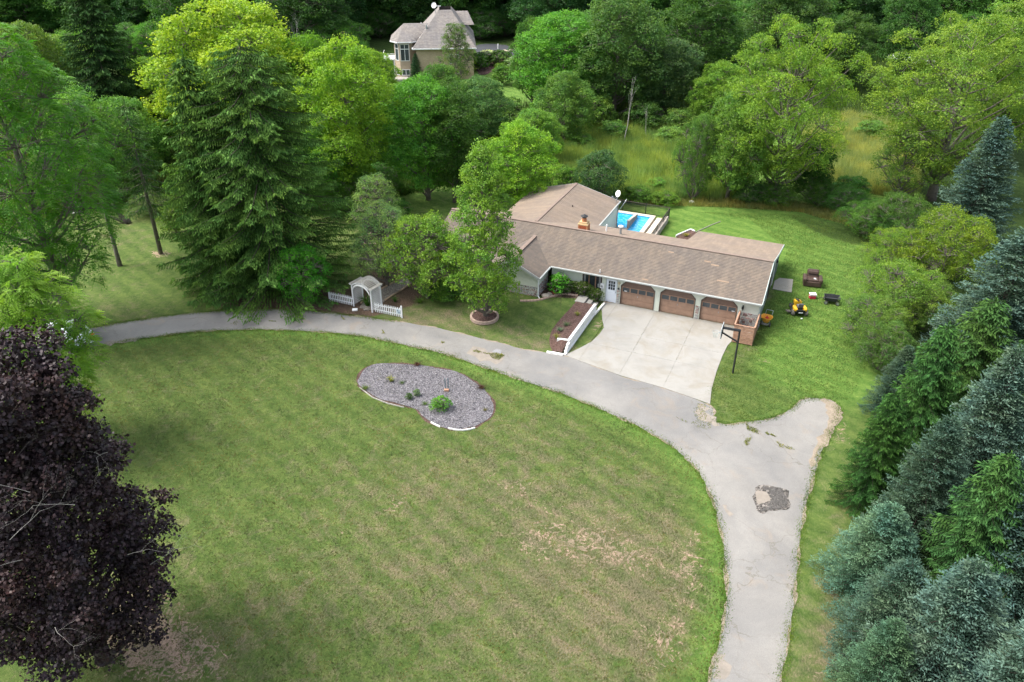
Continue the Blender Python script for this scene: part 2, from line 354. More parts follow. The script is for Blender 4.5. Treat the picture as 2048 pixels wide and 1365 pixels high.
M_leaf = m_leaf('leaf', .42, lo_=(.72, .80, .8)); M_needle = m_leaf('needle', .15, .7, .12, (.42, .55, .42), (1.5, 1.55, 1.3)); M_blueneedle = m_leaf('blue_needle', .08, .75, .08, (.26, .36, .28), (1.45, 1.4, 1.45)); M_dark_leaf = m_leaf('purple_leaf', .10, .5, .25, (.45, .45, .5), (1.5, 1.35, 1.3))

# ------------------------------------------------------------------ ground
def axis(lo, a, b, hi, fine, grow=1.16):
    xs = list(np.arange(a, b, fine)); s = fine; x = a
    left = []
    while x > lo: s *= grow; x -= s; left.append(x)
    s = fine; x = xs[-1]; right = []
    while x < hi: s *= grow; x += s; right.append(x)
    return np.array(left[::-1]+xs+right)
gx = axis(-900, -52, 30, 900, .36); gy = axis(-120, -46, 36, 1200, .36)
X, Y = np.meshgrid(gx, gy); Z = zg(X, Y)
def poly_px(pts): return [tuple(G(*p)[:2]) for p in pts]
inner = [(-60,712),(60,706),(130,700),(195,692),(300,675),(400,663),(520,659),(640,664),(720,672),(800,688),(880,706),(960,732),(1040,760),(1120,786),(1200,818),(1280,855),(1340,890),(1390,935),(1420,985),(1437,1040),(1448,1100),(1454,1160),(1450,1230),(1438,1290),(1424,1340),(1410,1380),(1380,1460)]
outer = [(1530,1460),(1552,1380),(1560,1365),(1572,1300),(1585,1220),(1592,1160),(1597,1100),(1605,1040),(1616,990),(1630,945),(1638,915),(1655,880),(1668,850),(1678,822),(1668,804),(1640,798),(1605,800),(1580,820),(1550,836),(1500,845),(1450,850),(1424,840),(1420,812),(1326,777),(1239,752),(1128,712),(1060,702),(1020,692),(950,675),(880,658),(790,643),(700,632),(640,625),(560,620),(460,622),(360,630),(250,645),(165,660),(100,668),(-60,684)]
IN = np.array(poly_px(inner)); OUT = np.array(poly_px(outer))
def segdist(px, py, P):
    d = np.full(px.shape, 1e9)
    for i in range(len(P)-1):
        a, b = P[i], P[i+1]; v = b-a; L2 = v @ v
        t = np.clip(((px-a[0])*v[0]+(py-a[1])*v[1])/L2, 0, 1)
        d = np.minimum(d, np.hypot(px-a[0]-t*v[0], py-a[1]-t*v[1]))
    return d
di = segdist(X, Y, IN); do = segdist(X, Y, OUT[:20])
lush = .16 + .55*np.exp(-(di/1.3)**2) + .25*np.exp(-(do/2.)**2)
dry = np.full(X.shape, .25); bare = np.full(X.shape, -.03); mulch = np.full(X.shape, -.6); wild = np.full(X.shape, -.6)
def spot(A, u, v, rx, ry, amt, rot=0):
    c = G(u, v); dx, dy = X-c[0], Y-c[1]; ca, sa = math.cos(rot), math.sin(rot)
    q = ((dx*ca+dy*sa)/rx)**2+((-dx*sa+dy*ca)/ry)**2
    A += amt*(.72 if A is dry else 1)*np.exp(-q)
# lush yard right of and behind the house
lush += .62*sstep(10.5, 12, X)*sstep(-9, -5, Y) + .62*sstep(7, 12, Y)*sstep(-4, 0, X)
dry -= .35*sstep(10.0, 12, X)*sstep(-12, -8, Y) + .35*sstep(7, 12, Y)*sstep(-4, 0, X)
dry -= .35*np.exp(-(di/1.3)**2)
for a in ((1200,1100,8,6,.34),(1000,950,6,5,.26),(900,1200,8,5,.22),(1300,1180,4,6,.34),(650,1150,6,5,.14),(760,960,5,4,.14),(1080,860,4,2,.16),(400,1300,4,3,.3),(1120,1300,6,3,.14)): spot(dry, *a)
for a in ((1345,1000,1.,1.5,.25),(1375,1180,1.,3,.3),(1385,1090,.8,2,.3),(1250,1110,3,1.5,.42),(1090,1090,2.5,1.6,.38),(1010,965,2,1,.3),(790,1010,.6,1.2,.6),(670,1080,.5,1,.4),(850,960,3,1.,.2),(1230,880,.8,.5,.35),(1330,1300,2.5,2.5,.28),(1200,1050,5,3,.2),(1050,1000,3,2,.2),(300,1290,3,2.2,.75),(230,1200,3,3,.5),(420,1340,2,1.5,.35),(1290,1260,3,2,.18),(1000,1190,2,2,.22)): spot(bare, *a)
for a in ((1530,722,1.3,.5,.55),(1555,455,1.,.6,.5),(1660,755,1.5,1.,.3),(1690,1010,1.,5,.15),(1665,1240,1.,5,.3),(1640,1330,1.2,3,.35),(1540,590,.7,1.2,.75),(1590,565,.8,.5,.6),(1650,690,2,1,.3),(1510,700,.8,.5,.5),(220,470,4,3,.2),(250,620,6,1.5,.2),(900,640,5,2,.45),(820,640,3,1.5,.4),(1090,690,3,1.2,.45)): spot(dry, *a)
for a in ((1530,722,.8,.3,.6),(1510,700,.6,.4,.5),(1680,870,.8,2.,.6),(1690,1180,.8,2.5,.35),(1640,1330,.8,1.5,.4),(323,508,1.2,.8,.9),(285,412,2,.7,.5),(190,470,1.5,.8,.4),(1030,700,5,.6,.5),(950,655,2,.8,.35),(1195,650,.4,2,.6)): spot(bare, *a)
for a in ((480,600,4.5,2.2,1.4),(640,605,3.2,1.6,1.3),(700,610,3.5,1.7,1.2),(560,580,6,3,1.2),(740,590,3,2.5,1.2),(830,570,3.,2.4,1.3),(790,600,2.5,1.6,1.2),(765,545,2.5,2.5,1.1),(710,620,2,1,.8),(1075,583,2.2,1.1,1.7),(1110,580,1.6,.9,1.7),(1150,590,1.6,.7,1.5),(1200,600,.8,1.,1.2)): spot(mulch, *a)
yw = 24 + 2.5*np.sin(X*.31) + np.where(X > 6, (X-6)*-.35, 0)
wild += 1.3*sstep(0, 3, Y-yw)*sstep(-8, -3, X) + 1.3*sstep(26, 31, Y)*(1-sstep(-6, -4, X))
wild += 1.3*sstep(17.5, 22, X)*sstep(-50, -45, Y) + 1.2*(1-sstep(-70, -60, X))
for u_, v_ in ((1200, 330), (1330, 340), (1430, 350), (1660, 330), (1760, 330)):
    c0 = G(u_, v_); wild -= .9*np.exp(-((X-c0[0])/8)**2-((Y-c0[1])/12)**2); lush += .3*np.exp(-((X-c0[0])/8)**2-((Y-c0[1])/12)**2)
c0 = G(905, 395); wild -= 1.4*np.exp(-((X-c0[0])/9)**2-((Y-c0[1])/7)**2)
c0 = G(1015, 150); wild -= 2.2*np.exp(-((X-c0[0])/10)**2-((Y-c0[1])/14)**2); lush += 1.*np.exp(-((X-c0[0])/10)**2-((Y-c0[1])/14)**2); dry -= .6*np.exp(-((X-c0[0])/10)**2-((Y-c0[1])/14)**2)
lush += .5*sstep(8, 14, Y)*(1-sstep(-12, -8, X)); lush -= .25*sstep(-30, -36, Y)
V = np.stack([X, Y, Z], -1).reshape(-1, 3); ny, nx = X.shape
I = np.arange(ny*nx).reshape(ny, nx); Q = np.stack([I[:-1, :-1], I[:-1, 1:], I[1:, 1:], I[1:, :-1]], -1).reshape(-1, 4)
me = bpy.data.meshes.new('ground'); me.vertices.add(len(V)); me.vertices.foreach_set('co', V.astype('f').ravel())
me.loops.add(Q.size); me.loops.foreach_set('vertex_index', Q.ravel().astype('i')); me.polygons.add(len(Q))
me.polygons.foreach_set('loop_start', np.arange(0, Q.size, 4, dtype='i')); me.polygons.foreach_set('loop_total', np.full(len(Q), 4, 'i')); me.update()
me.polygons.foreach_set('use_smooth', [True]*len(Q))
for n_, A in (('lush', lush), ('dry', dry), ('bare', bare), ('mulch', mulch), ('wild', wild)):
    a = me.attributes.new(n_, 'FLOAT', 'POINT'); a.data.foreach_set('value', A.ravel().astype('f'))
prop(link('ground', me, M_ground), 'mown lawn and open ground, green with dry brown patches', kind='structure')

def ragged(P, amp, step=.35, seed=1, closed=True, grow=0.):
    r = random.Random(seed); out = []; n = len(P); P = [Vector((p[0], p[1])) for p in P]
    ar = sum(P[i].x*P[(i+1) % n].y-P[(i+1) % n].x*P[i].y for i in range(n)); sg = 1 if ar > 0 else -1
    # smooth with Catmull-Rom
    for i in range(n):
        a, b, c, d = P[(i-1) % n], P[i], P[(i+1) % n], P[(i+2) % n]; k = max(1, int((c-b).length/step))
        for j in range(k):
            t = j/k; q = .5*((2*b)+(c-a)*t+(2*a-5*b+4*c-d)*t*t+(3*b-a-3*c+d)*t*t*t)
            tg = (c-b).normalized(); nn = Vector((tg.y, -tg.x))*sg
            out.append(q+nn*(grow+r.uniform(-amp, amp)+amp*.8*math.sin(len(out)*.7+seed)))
    return [(q.x, q.y) for q in out]
def sheet(name, P, z, m, label=None, kind='structure', parent=None):
    mb = MB(); mb.add([(p[0], p[1], z) for p in P], [tuple(range(len(P)))]); o = mb.build(name, m, parent)
    # make it face up
    if o.data.polygons[0].normal.z < 0: o.data.flip_normals()
    if parent is None: prop(o, label, kind=kind)
    return o
drive = [tuple(p) for p in IN]+[tuple(p) for p in OUT]
sheet('sand_shoulder', ragged(drive, .07, .3, 3, grow=.07), .008, M_sand, 'pale sandy edge along the asphalt drive')
sheet('driveway', ragged(drive, .05, .3, 5, grow=-.02), .016, M_asph, 'worn grey asphalt drive curving round the lawn')
# wide sand wash at the spur's right edge and weeds corner
sheet('sand_patch', ragged(poly_px([(1640,800),(1672,806),(1684,826),(1672,856),(1655,885),(1636,912),(1626,935),(1618,925),(1632,890),(1648,862),(1658,838),(1652,816)]), .12, .3, 8), .024, M_sand, 'wide sandy wash at the end of the parking spur')
sheet('sand_patch', ragged(poly_px([(1400,808),(1420,813),(1424,838),(1438,848),(1412,850),(1392,838)]), .30, .3, 9), .020, M_sandpale, 'sandy weedy corner below the concrete apron')

# concrete apron: separate poured panels
apron = poly_px([(1203,612),(1204.5,640),(1208,656),(1199,669),(1184,684),(1158,698),(1129,711.5),(1239,751.5),(1326,776.5),(1420,809),(1423,779),(1433,744),(1445,712),(1455,692),(1462.5,684)])+[(9.3,.0),(-.42,.0)]+poly_px([(1211,606)])
ap = bpy.data.objects.new('concrete_apron', None); COL.objects.link(ap); prop(ap, kind='structure'); ap['label'] = 'pale concrete apron of jointed slabs before the garage'
def clip(P, a, b, c):   # keep a*x+b*y<=c
    o = []
    for i in range(len(P)):
        p, q = P[i], P[(i+1) % len(P)]; fp, fq = a*p[0]+b*p[1]-c, a*q[0]+b*q[1]-c
        if fp <= 0: o.append(p)
        if fp*fq < 0: t = fp/(fp-fq); o.append((p[0]+t*(q[0]-p[0]), p[1]+t*(q[1]-p[1])))
    return o
apr = ragged(apron, .0, .8, 2)
apr = [tuple(p) for p in apron]
xs_ = [-9, -.23, 2.98, 6.19, 14]; ys_ = [-14, -6.86, -4.36, .5]
sheet('apron_bed', [(p[0], p[1]) for p in apron], .022, M_concold, 'dark joint bed under the concrete apron')
bpy.data.objects['apron_bed'].parent = ap; bpy.data.objects['apron_bed'].name = 'joint_bed'
for i in range(4):
    for j in range(3):
        P = apr; e = .005
        P = clip(P, -1, 0, -(xs_[i]+e)); P = clip(P, 1, 0, xs_[i+1]-e) if P else P
        P = clip(P, 0, -1, -(ys_[j]+e)) if P else P; P = clip(P, 0, 1, ys_[j+1]-e) if P else P
        if len(P) < 3: continue
        dz = random.uniform(0, .004); mb = MB(); mb.prism(P, .0, .04+dz); mb.build('panel', M_conc, ap)

# ------------------------------------------------------------------ ranch house
house = thing('ranch_house', 'long single-storey ranch house with brown shingle roof, cream walls and three garage doors', 'house')
def roof(p0, p1, q1, q0, m=M_roof, name='roof', parent=house, exp=.145, t=.022, under=True, objs=None):
    p0, p1, q1, q0 = map(Vector, (p0, p1, q1, q0)); ue = (p1-p0).normalized(); mid = ((q0+q1)/2-(p0+p1)/2)
    nrm = ue.cross(mid).normalized()
    if nrm.z < 0: nrm = -nrm
    sv = nrm.cross(ue).normalized()
    if sv.dot(mid) < 0: sv = -sv
    rows = max(1, int(mid.length/exp)); mb = MB(); uv = []
    def put(a): uv.append(((a-p0).dot(ue), (a-p0).dot(sv)))
    for i in range(rows):
        a, b = i/rows, (i+1)/rows
        l0, r0, l1, r1 = p0.lerp(q0, a), p1.lerp(q1, a), p0.lerp(q0, b), p1.lerp(q1, b)
        mb.add([l0+nrm*t, r0+nrm*t, r1, l1, l0], [(0, 1, 2, 3)]); [put(x) for x in (l0+ue*0, r0, r1, l1, l0)]
        mb.add([l0, r0, r0+nrm*t, l0+nrm*t], [(0, 1, 2, 3)]); [put(x) for x in (l0, r0, r0, l0)]
    th = nrm*-.09
    if under:
        mb.add([p0+th, p1+th, q1+th, q0+th], [(3, 2, 1, 0)]); [put(x) for x in (p0, p1, q1, q0)]
        for a, b in ((p0, p1), (p1, q1), (q0, p0)):
            mb.add([a+th, b+th, b, a], [(0, 1, 2, 3)]); [put(x) for x in (a, b, b, a)]
    mb.uv = uv; return mb.build(name, m, parent)
XR = 10.95; RY, RZ = 3.7, 4.25; EY, EZ = -.42, 2.5
roof((-17, EY, EZ), (XR, EY, EZ), (XR, RY, RZ), (-17, RY, RZ))
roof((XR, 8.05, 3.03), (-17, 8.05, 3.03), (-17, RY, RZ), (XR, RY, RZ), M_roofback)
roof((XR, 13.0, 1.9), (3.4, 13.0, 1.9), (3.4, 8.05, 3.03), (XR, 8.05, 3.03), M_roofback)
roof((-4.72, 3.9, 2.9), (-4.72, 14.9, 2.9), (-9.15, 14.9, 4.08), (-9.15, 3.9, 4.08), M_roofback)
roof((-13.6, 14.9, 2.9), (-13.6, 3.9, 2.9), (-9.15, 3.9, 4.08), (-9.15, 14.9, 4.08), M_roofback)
roof((-5.98, -2.85, 2.45), (-5.98, 1.9, 2.45), (-8.4, 2.6, 3.65), (-8.4, -2.85, 3.65))
roof((-10.82, 1.9, 2.45), (-10.82, -2.85, 2.45), (-8.4, -2.85, 3.65), (-8.4, 2.6, 3.65))
MB().beam((-17, RY, RZ+.03), (XR, RY, RZ+.03), .24, .04).build('ridge_cap', mat('ridge_tile', (.195, .148, .122), .85, .15, 4), house)
MB().beam((-8.4, -2.85, 3.68), (-8.4, 2.5, 3.68), .30, .05).build('ridge_cap', _mc['ridge_tile'], house)
MB().beam((-9.15, 4.4, 4.1), (-9.15, 14.9, 4.1), .26, .04).build('ridge_cap', _mc['ridge_tile'], house)
for u_, v_, l_ in ((1446, 563, .9), (1430, 531, .6), (1415, 524, .5), (1342, 505, .45), (1290, 560, .5)):
    d_ = ray(u_, v_); k_ = (EZ+.4248*(CAM[1]-EY)-CAM[2])/(d_[2]-.4248*d_[1]); q_ = _C+d_*k_
    MB().box((q_[0], q_[1], q_[2]+.012), (l_, .15, .012), 0, math.atan(.4248)).build('patched_shingle', mat('new_shingle', (.25, .18, .125), .85, .1, 6), house)
# walls
D = 2.74; S = 3.21
mb = MB()
def chamfer_opening(mb, x0, x1, z1, kz, cw, zt):   # wall around a chamfered opening between x0,x1 : corners only
    mb.add([(x0, 0, kz), (x0+cw, 0, z1), (x0, 0, z1), (x0, .12, kz), (x0+cw, .12, z1), (x0, .12, z1)], [(0, 1, 2), (5, 4, 3), (0, 3, 4, 1)])
    mb.add([(x1, 0, kz), (x1, 0, z1), (x1-cw, 0, z1), (x1, .12, kz), (x1, .12, z1), (x1-cw, .12, z1)], [(0, 1, 2), (5, 4, 3), (0, 2, 5, 3)])
for k in range(3): chamfer_opening(mb, k*S, k*S+D, 2.2, 1.74, .46, 2.42)
mb.bb((-.06, 0, 2.2), (2*S+D, .15, 2.46))
for k in (0, 1): mb.bb((k*S+D, 0, 0), ((k+1)*S, .15, 2.2))
mb.bb((2*S+D, 0, 0), (10.75, .15, 2.46))
mb.build('wall', M_wall, house)
mb = MB(); mb.bb((-5.95, 0, 0), (-3.28, .15, 2.46)); mb.bb((-3.28, 0, 0), (-1.62, .15, 1.0)); mb.bb((-3.28, 0, 2.3), (-1.62, .15, 2.46)); mb.bb((-1.62, 0, 0), (-1.27, .15, 2.46)); mb.bb((-1.27, 0, 2.1), (-.37, .15, 2.46)); mb.bb((-.37, 0, 0), (-.0, .15, 2.2)); mb.bb((-.37, 0, 2.2), (-.061, .15, 2.46))
mb.build('wall', M_wall, house); MB().bb((-17+.4, 0, 0), (-10.5, .15, 2.46)).build('wall', M_wall, house)
# east side wall (vertical boards) following the roof
mb = MB(); x = 10.75
mb.add([(x, 0, 0), (x, 12.7, 0), (x, 12.7, 1.86), (x, 8.05, 2.92), (x, RY, 4.12), (x, 0, 2.55)], [(0, 1, 2, 3, 4, 5)])
mb.add([(3.6, 12.7, 0), (3.6, 12.7, 1.86), (x, 12.7, 1.86), (x, 12.7, 0)], [(0, 1, 2, 3)])
mb.add([(3.6, 8.0, 0), (3.6, 8.0, 2.9), (3.6, 12.7, 1.86), (3.6, 12.7, 0)], [(0, 1, 2, 3)])
for k in range(42):
    y = .15+k*.3
    zt = (2.5+.41*(y+.42)) if y < RY else (4.25-.28*(y-RY) if y < 8.05 else 3.03-.228*(y-8.05))
    mb.bb((x, y, 0), (x+.025, y+.04, zt-.16))
mb.build('side_wall', M_siding, house)
mb = MB(); mb.bb((10.78, 5.7, .05), (10.83, 6.6, 2.05)); mb.build('side_door', M_darktrim, house)
mb = MB(); mb.bb((10.78, 8.6, .3), (10.84, 11.0, 1.95)); sd_ = mb.build('side_door', mat('side_door_dark', (.10, .12, .13), .6), house)
MB().bb((10.79, 8.2, 0.1), (10.82, 8.55, 2.2)).build('trim_board', M_white, house)
MB().bb((10.79, 11.05, 0.1), (10.82, 11.3, 1.9)).build('trim_board', M_white, house)
MB().blob((10.95, 7.9, 2.45), (.1, .1, .13)).build('wall_lamp', M_black, house)
MB().bb((10.76, -.02, 0), (10.84, .1, 2.4)).build('corner_board', M_siding, house)
# projection walls
mb = MB(); mb.bb((-10.4, -2.3, .0), (-6.3, -2.15, 2.4)); mb.add([(-10.4, -2.3, 2.4), (-6.3, -2.3, 2.4), (-8.4, -2.3, 3.5)], [(0, 1, 2)])
mb.bb((-6.45, -2.15, 0), (-6.3, 0, 2.42)); mb.bb((-10.4, -2.15, 0), (-10.25, 0, 2.42)); mb.build('wall', M_wall, house)
MB().bb((-16.6, .15, 0), (-16.45, 7.7, 2.6)).build('wall', M_wall, house)
mb = MB(); mb.bb((-4.95, 7.7, 0), (-4.8, 14.6, 2.82)); mb.bb((-13.4, 14.45, 0), (-4.95, 14.6, 2.8)); mb.add([(-13.4, 14.6, 2.8), (-4.8, 14.6, 2.8), (-9.15, 14.6, 3.95)], [(0, 1, 2)]); mb.bb((-13.4, 7.7, 0), (-13.25, 14.45, 2.8)); mb.build('wall', mat('rear_wall_plaster', (.58, .62, .55), .85, .06, 2), house)
MB().bb((-4.8, 7.7, 0), (3.6, 7.85, 2.85)).build('wall', M_wall, house)
# fascia, gutters, downspouts
def gutter(a, b): return MB().beam(a, b, .13, .12).build('gutter', M_fascia, house, bevel=.02)
gutter((-5.9, EY-.05, EZ-.05), (XR, EY-.05, EZ-.05)); gutter((-5.92, -2.9, 2.40), (-5.92, -.44, 2.40)); gutter((-4.66, 8.1, 2.85), (-4.66, 14.95, 2.85)); gutter((-17, EY-.05, EZ-.05), (-10.9, EY-.05, EZ-.05))
mb = MB(); mb.beam((XR+.01, EY, EZ-.08), (XR+.01, RY, RZ-.08), .05, .2); mb.beam((XR+.01, RY, RZ-.08), (XR+.01, 8.05, 2.95), .05, .2); mb.beam((XR+.01, 8.05, 2.95), (XR+.01, 13, 1.82), .05, .2)
mb.build('fascia', M_siding, house)
mb = MB(); mb.beam((-5.95, -2.88, 2.38), (-8.4, -2.88, 3.58), .05, .2); mb.beam((-8.4, -2.88, 3.58), (-10.85, -2.88, 2.38), .05, .2); mb.build('fascia', M_fascia, house)
mb = MB(); mb.beam((-4.7, 14.93, 2.82), (-9.15, 14.93, 4.0), .05, .18); mb.beam((-9.15, 14.93, 4.0), (-13.65, 14.93, 2.82), .05, .18); mb.build('fascia', M_fascia, house)
MB().tube([(-6.0, -2.7, 2.36), (-6.22, -2.36, 2.2), (-6.22, -2.36, .62), (-6.0, -2.6, .56)], .045, 6).build('downspout', M_white, house)
MB().tube([(-4.7, 14.7, 2.8), (-4.75, 14.5, 2.6), (-4.75, 14.5, .1)], .05, 6).build('downspout', M_greywood, house)
# garage doors
def garage_door(x0):
    g = bpy.data.objects.new('garage_door', None); COL.objects.link(g); g.parent = house; g.location = (x0, .12, 0)
    hs = [0, .55, 1.08, 1.6, 2.22]
    for r in range(4):
        z0, z1 = hs[r]+.008, hs[r+1]-.008; mb = MB()
        if r == 2:   # window section: frame only
            mb.bb((.0, 0, z0), (D, .05, z0+.07)); mb.bb((0, 0, z1-.06), (D, .05, z1))
            for k in range(5):
                xx = k*(D-.10)/4; mb.bb((xx, 0, z0+.07), (xx+.10, .05, z1-.06))
        elif r == 3:
            mb.prism([(0, 0), (D, 0), (D, .05), (0, .05)], z0, z1)
        else:
            mb.bb((0, 0, z0), (D, .05, z1))
            for k in range(4):
                xx = .07+k*(D-.06)/4; mb.bb((xx, -.015, z0+.08), (xx+(D-.06)/4-.08, 0, z1-.08))
        mb.build('panel', M_doorshade if r == 3 else M_doorbrown, g, bevel=.006)
    for k in range(4):
        xx = k*(D-.10)/4+.10; MB().bb((xx, .02, 1.15), (xx+(D-.10)/4-.10, .03, 1.54)).build('pane', M_glass2, g)
    MB().bb((D/2-.01, -.05, .84), (D/2+.03, -.03, .98)).build('handle', M_gal, g)
    t = MB(); z1 = 2.2; kz = 1.74; cw = .46
    for a, b in (((0, 0), (0, kz)), ((0, kz), (cw, z1)), ((cw, z1), (D-cw, z1)), ((D-cw, z1), (D, kz)), ((D, kz), (D, 0))):
        t.beam((a[0], -.125, a[1]), (b[0], -.125, b[1]), .05, .07, up=(0, 1, 0))
    t.build('door_trim', M_darktrim, g)
for k in range(3): garage_door(k*S)
MB().bb((-.5, -.12, .0), (9.4, .0, .055)).build('threshold', M_conc, house)
def paper(x, z): MB().bb((x, .10, z), (x+.22, .13, z+.06)).build('sticker', M_white, house)
paper(.25, 1.2); paper(2*S+2.35, 1.2)
# entry door with nine panes
e = bpy.data.objects.new('entry_door', None); COL.objects.link(e); e.parent = house; e.location = (-1.24, .0, .03)
MB().bb((0, .05, 0), (.87, .10, 2.05)).build('leaf', M_doorwhite, e)
for r in range(3):
    for c in range(3): MB().bb((.17+c*.19, .035, 1.12+r*.27), (.17+c*.19+.15, .048, 1.12+r*.27+.23)).build('pane', M_glass, e)
for z_ in (.95, 1.08): MB().blob((.80, .02, z_), (.03, .03, .03)).build('handle', M_black, e)
MB().bb((.1, .03, .14), (.77, .049, .9)).build('door_panel', mat('door_panel_white', (.60, .64, .70), .5, .05, 3), e)
mb = MB(); mb.bb((-.07, -.03, 0), (0, .1, 2.12)); mb.bb((.87, -.03, 0), (.93, .1, 2.12)); mb.bb((0, -.03, 2.05), (.87, .1, 2.12)); mb.build('frame', M_trim, e)
MB().bb((-.1, -.3, -.03), (.95, -.01, .0)).build('door_sill', M_log, e)
# picture window
wv = bpy.data.objects.new('window', None); COL.objects.link(wv); wv.parent = house; wv.location = (-3.28, 0, 1.0)
W = 1.66
mb = MB(); mb.bb((0, -.03, 0), (.06, .1, 1.3)); mb.bb((W-.06, -.03, 0), (W, .1, 1.3)); mb.bb((.06, -.03, 1.24), (W-.06, .1, 1.3)); mb.bb((.06, -.05, 0), (W-.06, .1, .06)); mb.build('frame', M_darktrim, wv)
for k in (1, 2): MB().bb((W*k/3-.045, -.02, .06), (W*k/3+.045, .08, 1.24)).build('mullion', mat('mullion_wood', (.20, .12, .08), .6), wv)
for k in range(3): MB().bb((.06+k*(W-.06)/3, .04, .06), (.0+(k+1)*(W)/3-.05, .05, 1.24)).build('pane', M_glass, wv)
for k, xx in enumerate((.10, 1.38)): MB().bb((xx, .025, .1), (xx+.16, .038, 1.2)).build('curtain', mat('curtain_grey', (.18, .19, .19), .8), wv)
mb = MB(); mb.bb((-.72, -.13, 1.55), (-.42, -.0, 1.95)); mb.build('meter_box', M_skinlid, house)
bpy.data.objects['meter_box'].location = (-1.0, 0, -.35)
MB().tube([(-1.57, -.16, 1.42), (-1.57, -.24, 1.42)], .09, 12).build('meter_dial', M_gal, house)
MB().bb((-1.95, -.08, 1.22), (-1.76, 0, 1.5)).build('cable_box', M_gal, house)
MB().tube([(-1.6, -.06, 1.2), (-1.6, -.06, .5)], .03, 6).build('conduit', M_white, house)
# wall lamp right of the third door
mb = MB(); mb.bb((9.52, -.06, 1.75), (9.62, 0, 1.95)); mb.tube([(9.57, -.05, 1.9), (9.57, -.2, 2.0), (9.57, -.22, 1.9)], .02, 6); mb.lathe([(.03, .14), (.09, .1), (.07, -.1), (.03, -.14)], (9.57, -.22, 1.82), 6); mb.tube([(9.57, -.1, 1.75), (9.57, -.06, 1.5)], .02, 5)
mb.build('wall_lamp', M_black, house)
# ornament by the entry door
mb = MB(); mb.lathe([(.0, -.12), (.09, -.06), (.11, 0), (.08, .07), (0, .12)], (-.19, -.06, 1.9), 10, 1, .4); mb.tube([(-.19, -.05, 1.8), (-.21, -.05, 1.5)], .02, 6); mb.build('wall_ornament', mat('ornament_tan', (.45, .38, .25), .7), house)
MB().blob((-.2, -.07, 1.42), (.08, .06, .09), seed=3).build('wall_lamp', M_black, house)
# stone veneer: individual stones as real relief, one joined part each
def veneer(a, b, nrm, n, seed, parent=house, sz=(.13, .24)):
    r = random.Random(seed); mb = MB(); a = Vector(a); b = Vector(b); dx = Vector((b.x-a.x, b.y-a.y, 0)); Lx = dx.length; ux = dx/Lx; H = b.z-a.z; nv_ = Vector(nrm)
    z = 0
    while z < H-.03:
        h_ = min(r.uniform(*sz)*.8, H-z); x = 0
        while x < Lx-.02:
            w_ = min(r.uniform(*sz)*1.3, Lx-x); t = r.uniform(.03, .085); g_ = .008
            if Lx-x-w_ < .05: w_ = Lx-x
            j = lambda: r.uniform(0, .03)
            q = [(x+g_+j(), z+g_+j()), (x+w_-g_-j(), z+g_+j()), (x+w_-g_-j(), z+h_-g_-j()), (x+g_+j(), z+h_-g_-j())]
            base = [a+ux*u_+Vector((0, 0, v_)) for u_, v_ in q]; cen = sum(base, Vector())/4
            topv = [cen+(p-cen)*.8+nv_*t for p in base]
            mb.add([p+nv_*.001 for p in base]+topv, [(4, 5, 6, 7), (0, 1, 5, 4), (1, 2, 6, 5), (2, 3, 7, 6), (3, 0, 4, 7)]); x += w_
        z += h_
    me = mb.mesh('stone_veneer'); ms = [mat('stone_a', (.30, .29, .29), .9, .3, 7, .02), mat('stone_b', (.22, .15, .13), .9, .3, 7, .02), mat('stone_c', (.36, .345, .325), .9, .25, 7, .02), mat('stone_d', (.33, .24, .22), .9, .3, 7, .02)]
    for q in ms: me.materials.append(q)
    for i in range(0, len(me.polygons), 5):
        k = r.choice([0, 0, 1, 2, 2, 3])
        for jj in range(5): me.polygons[i+jj].material_index = k
    o = link('stone_veneer', me, None, parent); o['kind'] = 'stuff'; return o
veneer((9.24, -.001, .03), (10.74, -.001, 1.38), (0, -1, 0), 0, 1, sz=(.19, .34))
veneer((D+S+.08, -.001, .03), (2*S-.08, -.001, 1.22), (0, -1, 0), 0, 2)
veneer((-.36, -.001, .03), (-.07, -.001, 1.35), (0, -1, 0), 0, 3)
veneer((10.851, .1, .0), (10.851, 1.0, .9), (1, 0, 0), 0, 4)
veneer((-6.299, -2.25, .45), (-6.299, -.05, 1.45), (1, 0, 0), 0, 5); veneer((-10.3, -2.301, .45), (-6.32, -2.301, 1.35), (0, -1, 0), 0, 6)
veneer((-5.9, -.001, .4), (-3.35, -.001, 1.05), (0, -1, 0), 0, 7); veneer((-3.3, -.001, .4), (-1.65, -.001, .92), (0, -1, 0), 0, 8)
# chimney, vents, dish
ch = bpy.data.objects.new('chimney', None); COL.objects.link(ch); ch.parent = house; ch.location = (-4.75, 4.25, 4.05)
MB().bb((-.42, -.36, -.25), (.42, .36, .62)).build('chimney_stack', M_rust, ch); MB().bb((-.3, -.28, -.0), (.30, -.365, .5)).build('chimney_face', mat('chimney_brick_dark', (.28, .07, .03), .9, .3, 20, .02), ch)
mb = MB(); mb.bb((-.34, -.3, .62), (.34, .3, .80)); mb.bb((-.44, -.38, .55), (.44, .38, .64)); mb.build('chimney_crown', mat('crown_tan', (.50, .36, .20), .85, .25, 8), ch)
mb = MB(); mb.lathe([(.22, .8), (.20, 1.12)], (0, 0, 0), 8); mb.build('flue', M_rust, ch)
mb = MB(); mb.lathe([(.2, 1.12), (.2, 1.22), (.34, 1.26), (.05, 1.42)], (0, 0, 0), 8); mb.build('chimney_cap', M_black, ch)
for k in range(5): MB().bb((-.44+k*.19, -.44, -.22), (-.36+k*.19, -.38, -.1)).build('flashing', M_white, ch) if k in (0, 2, 4) else None
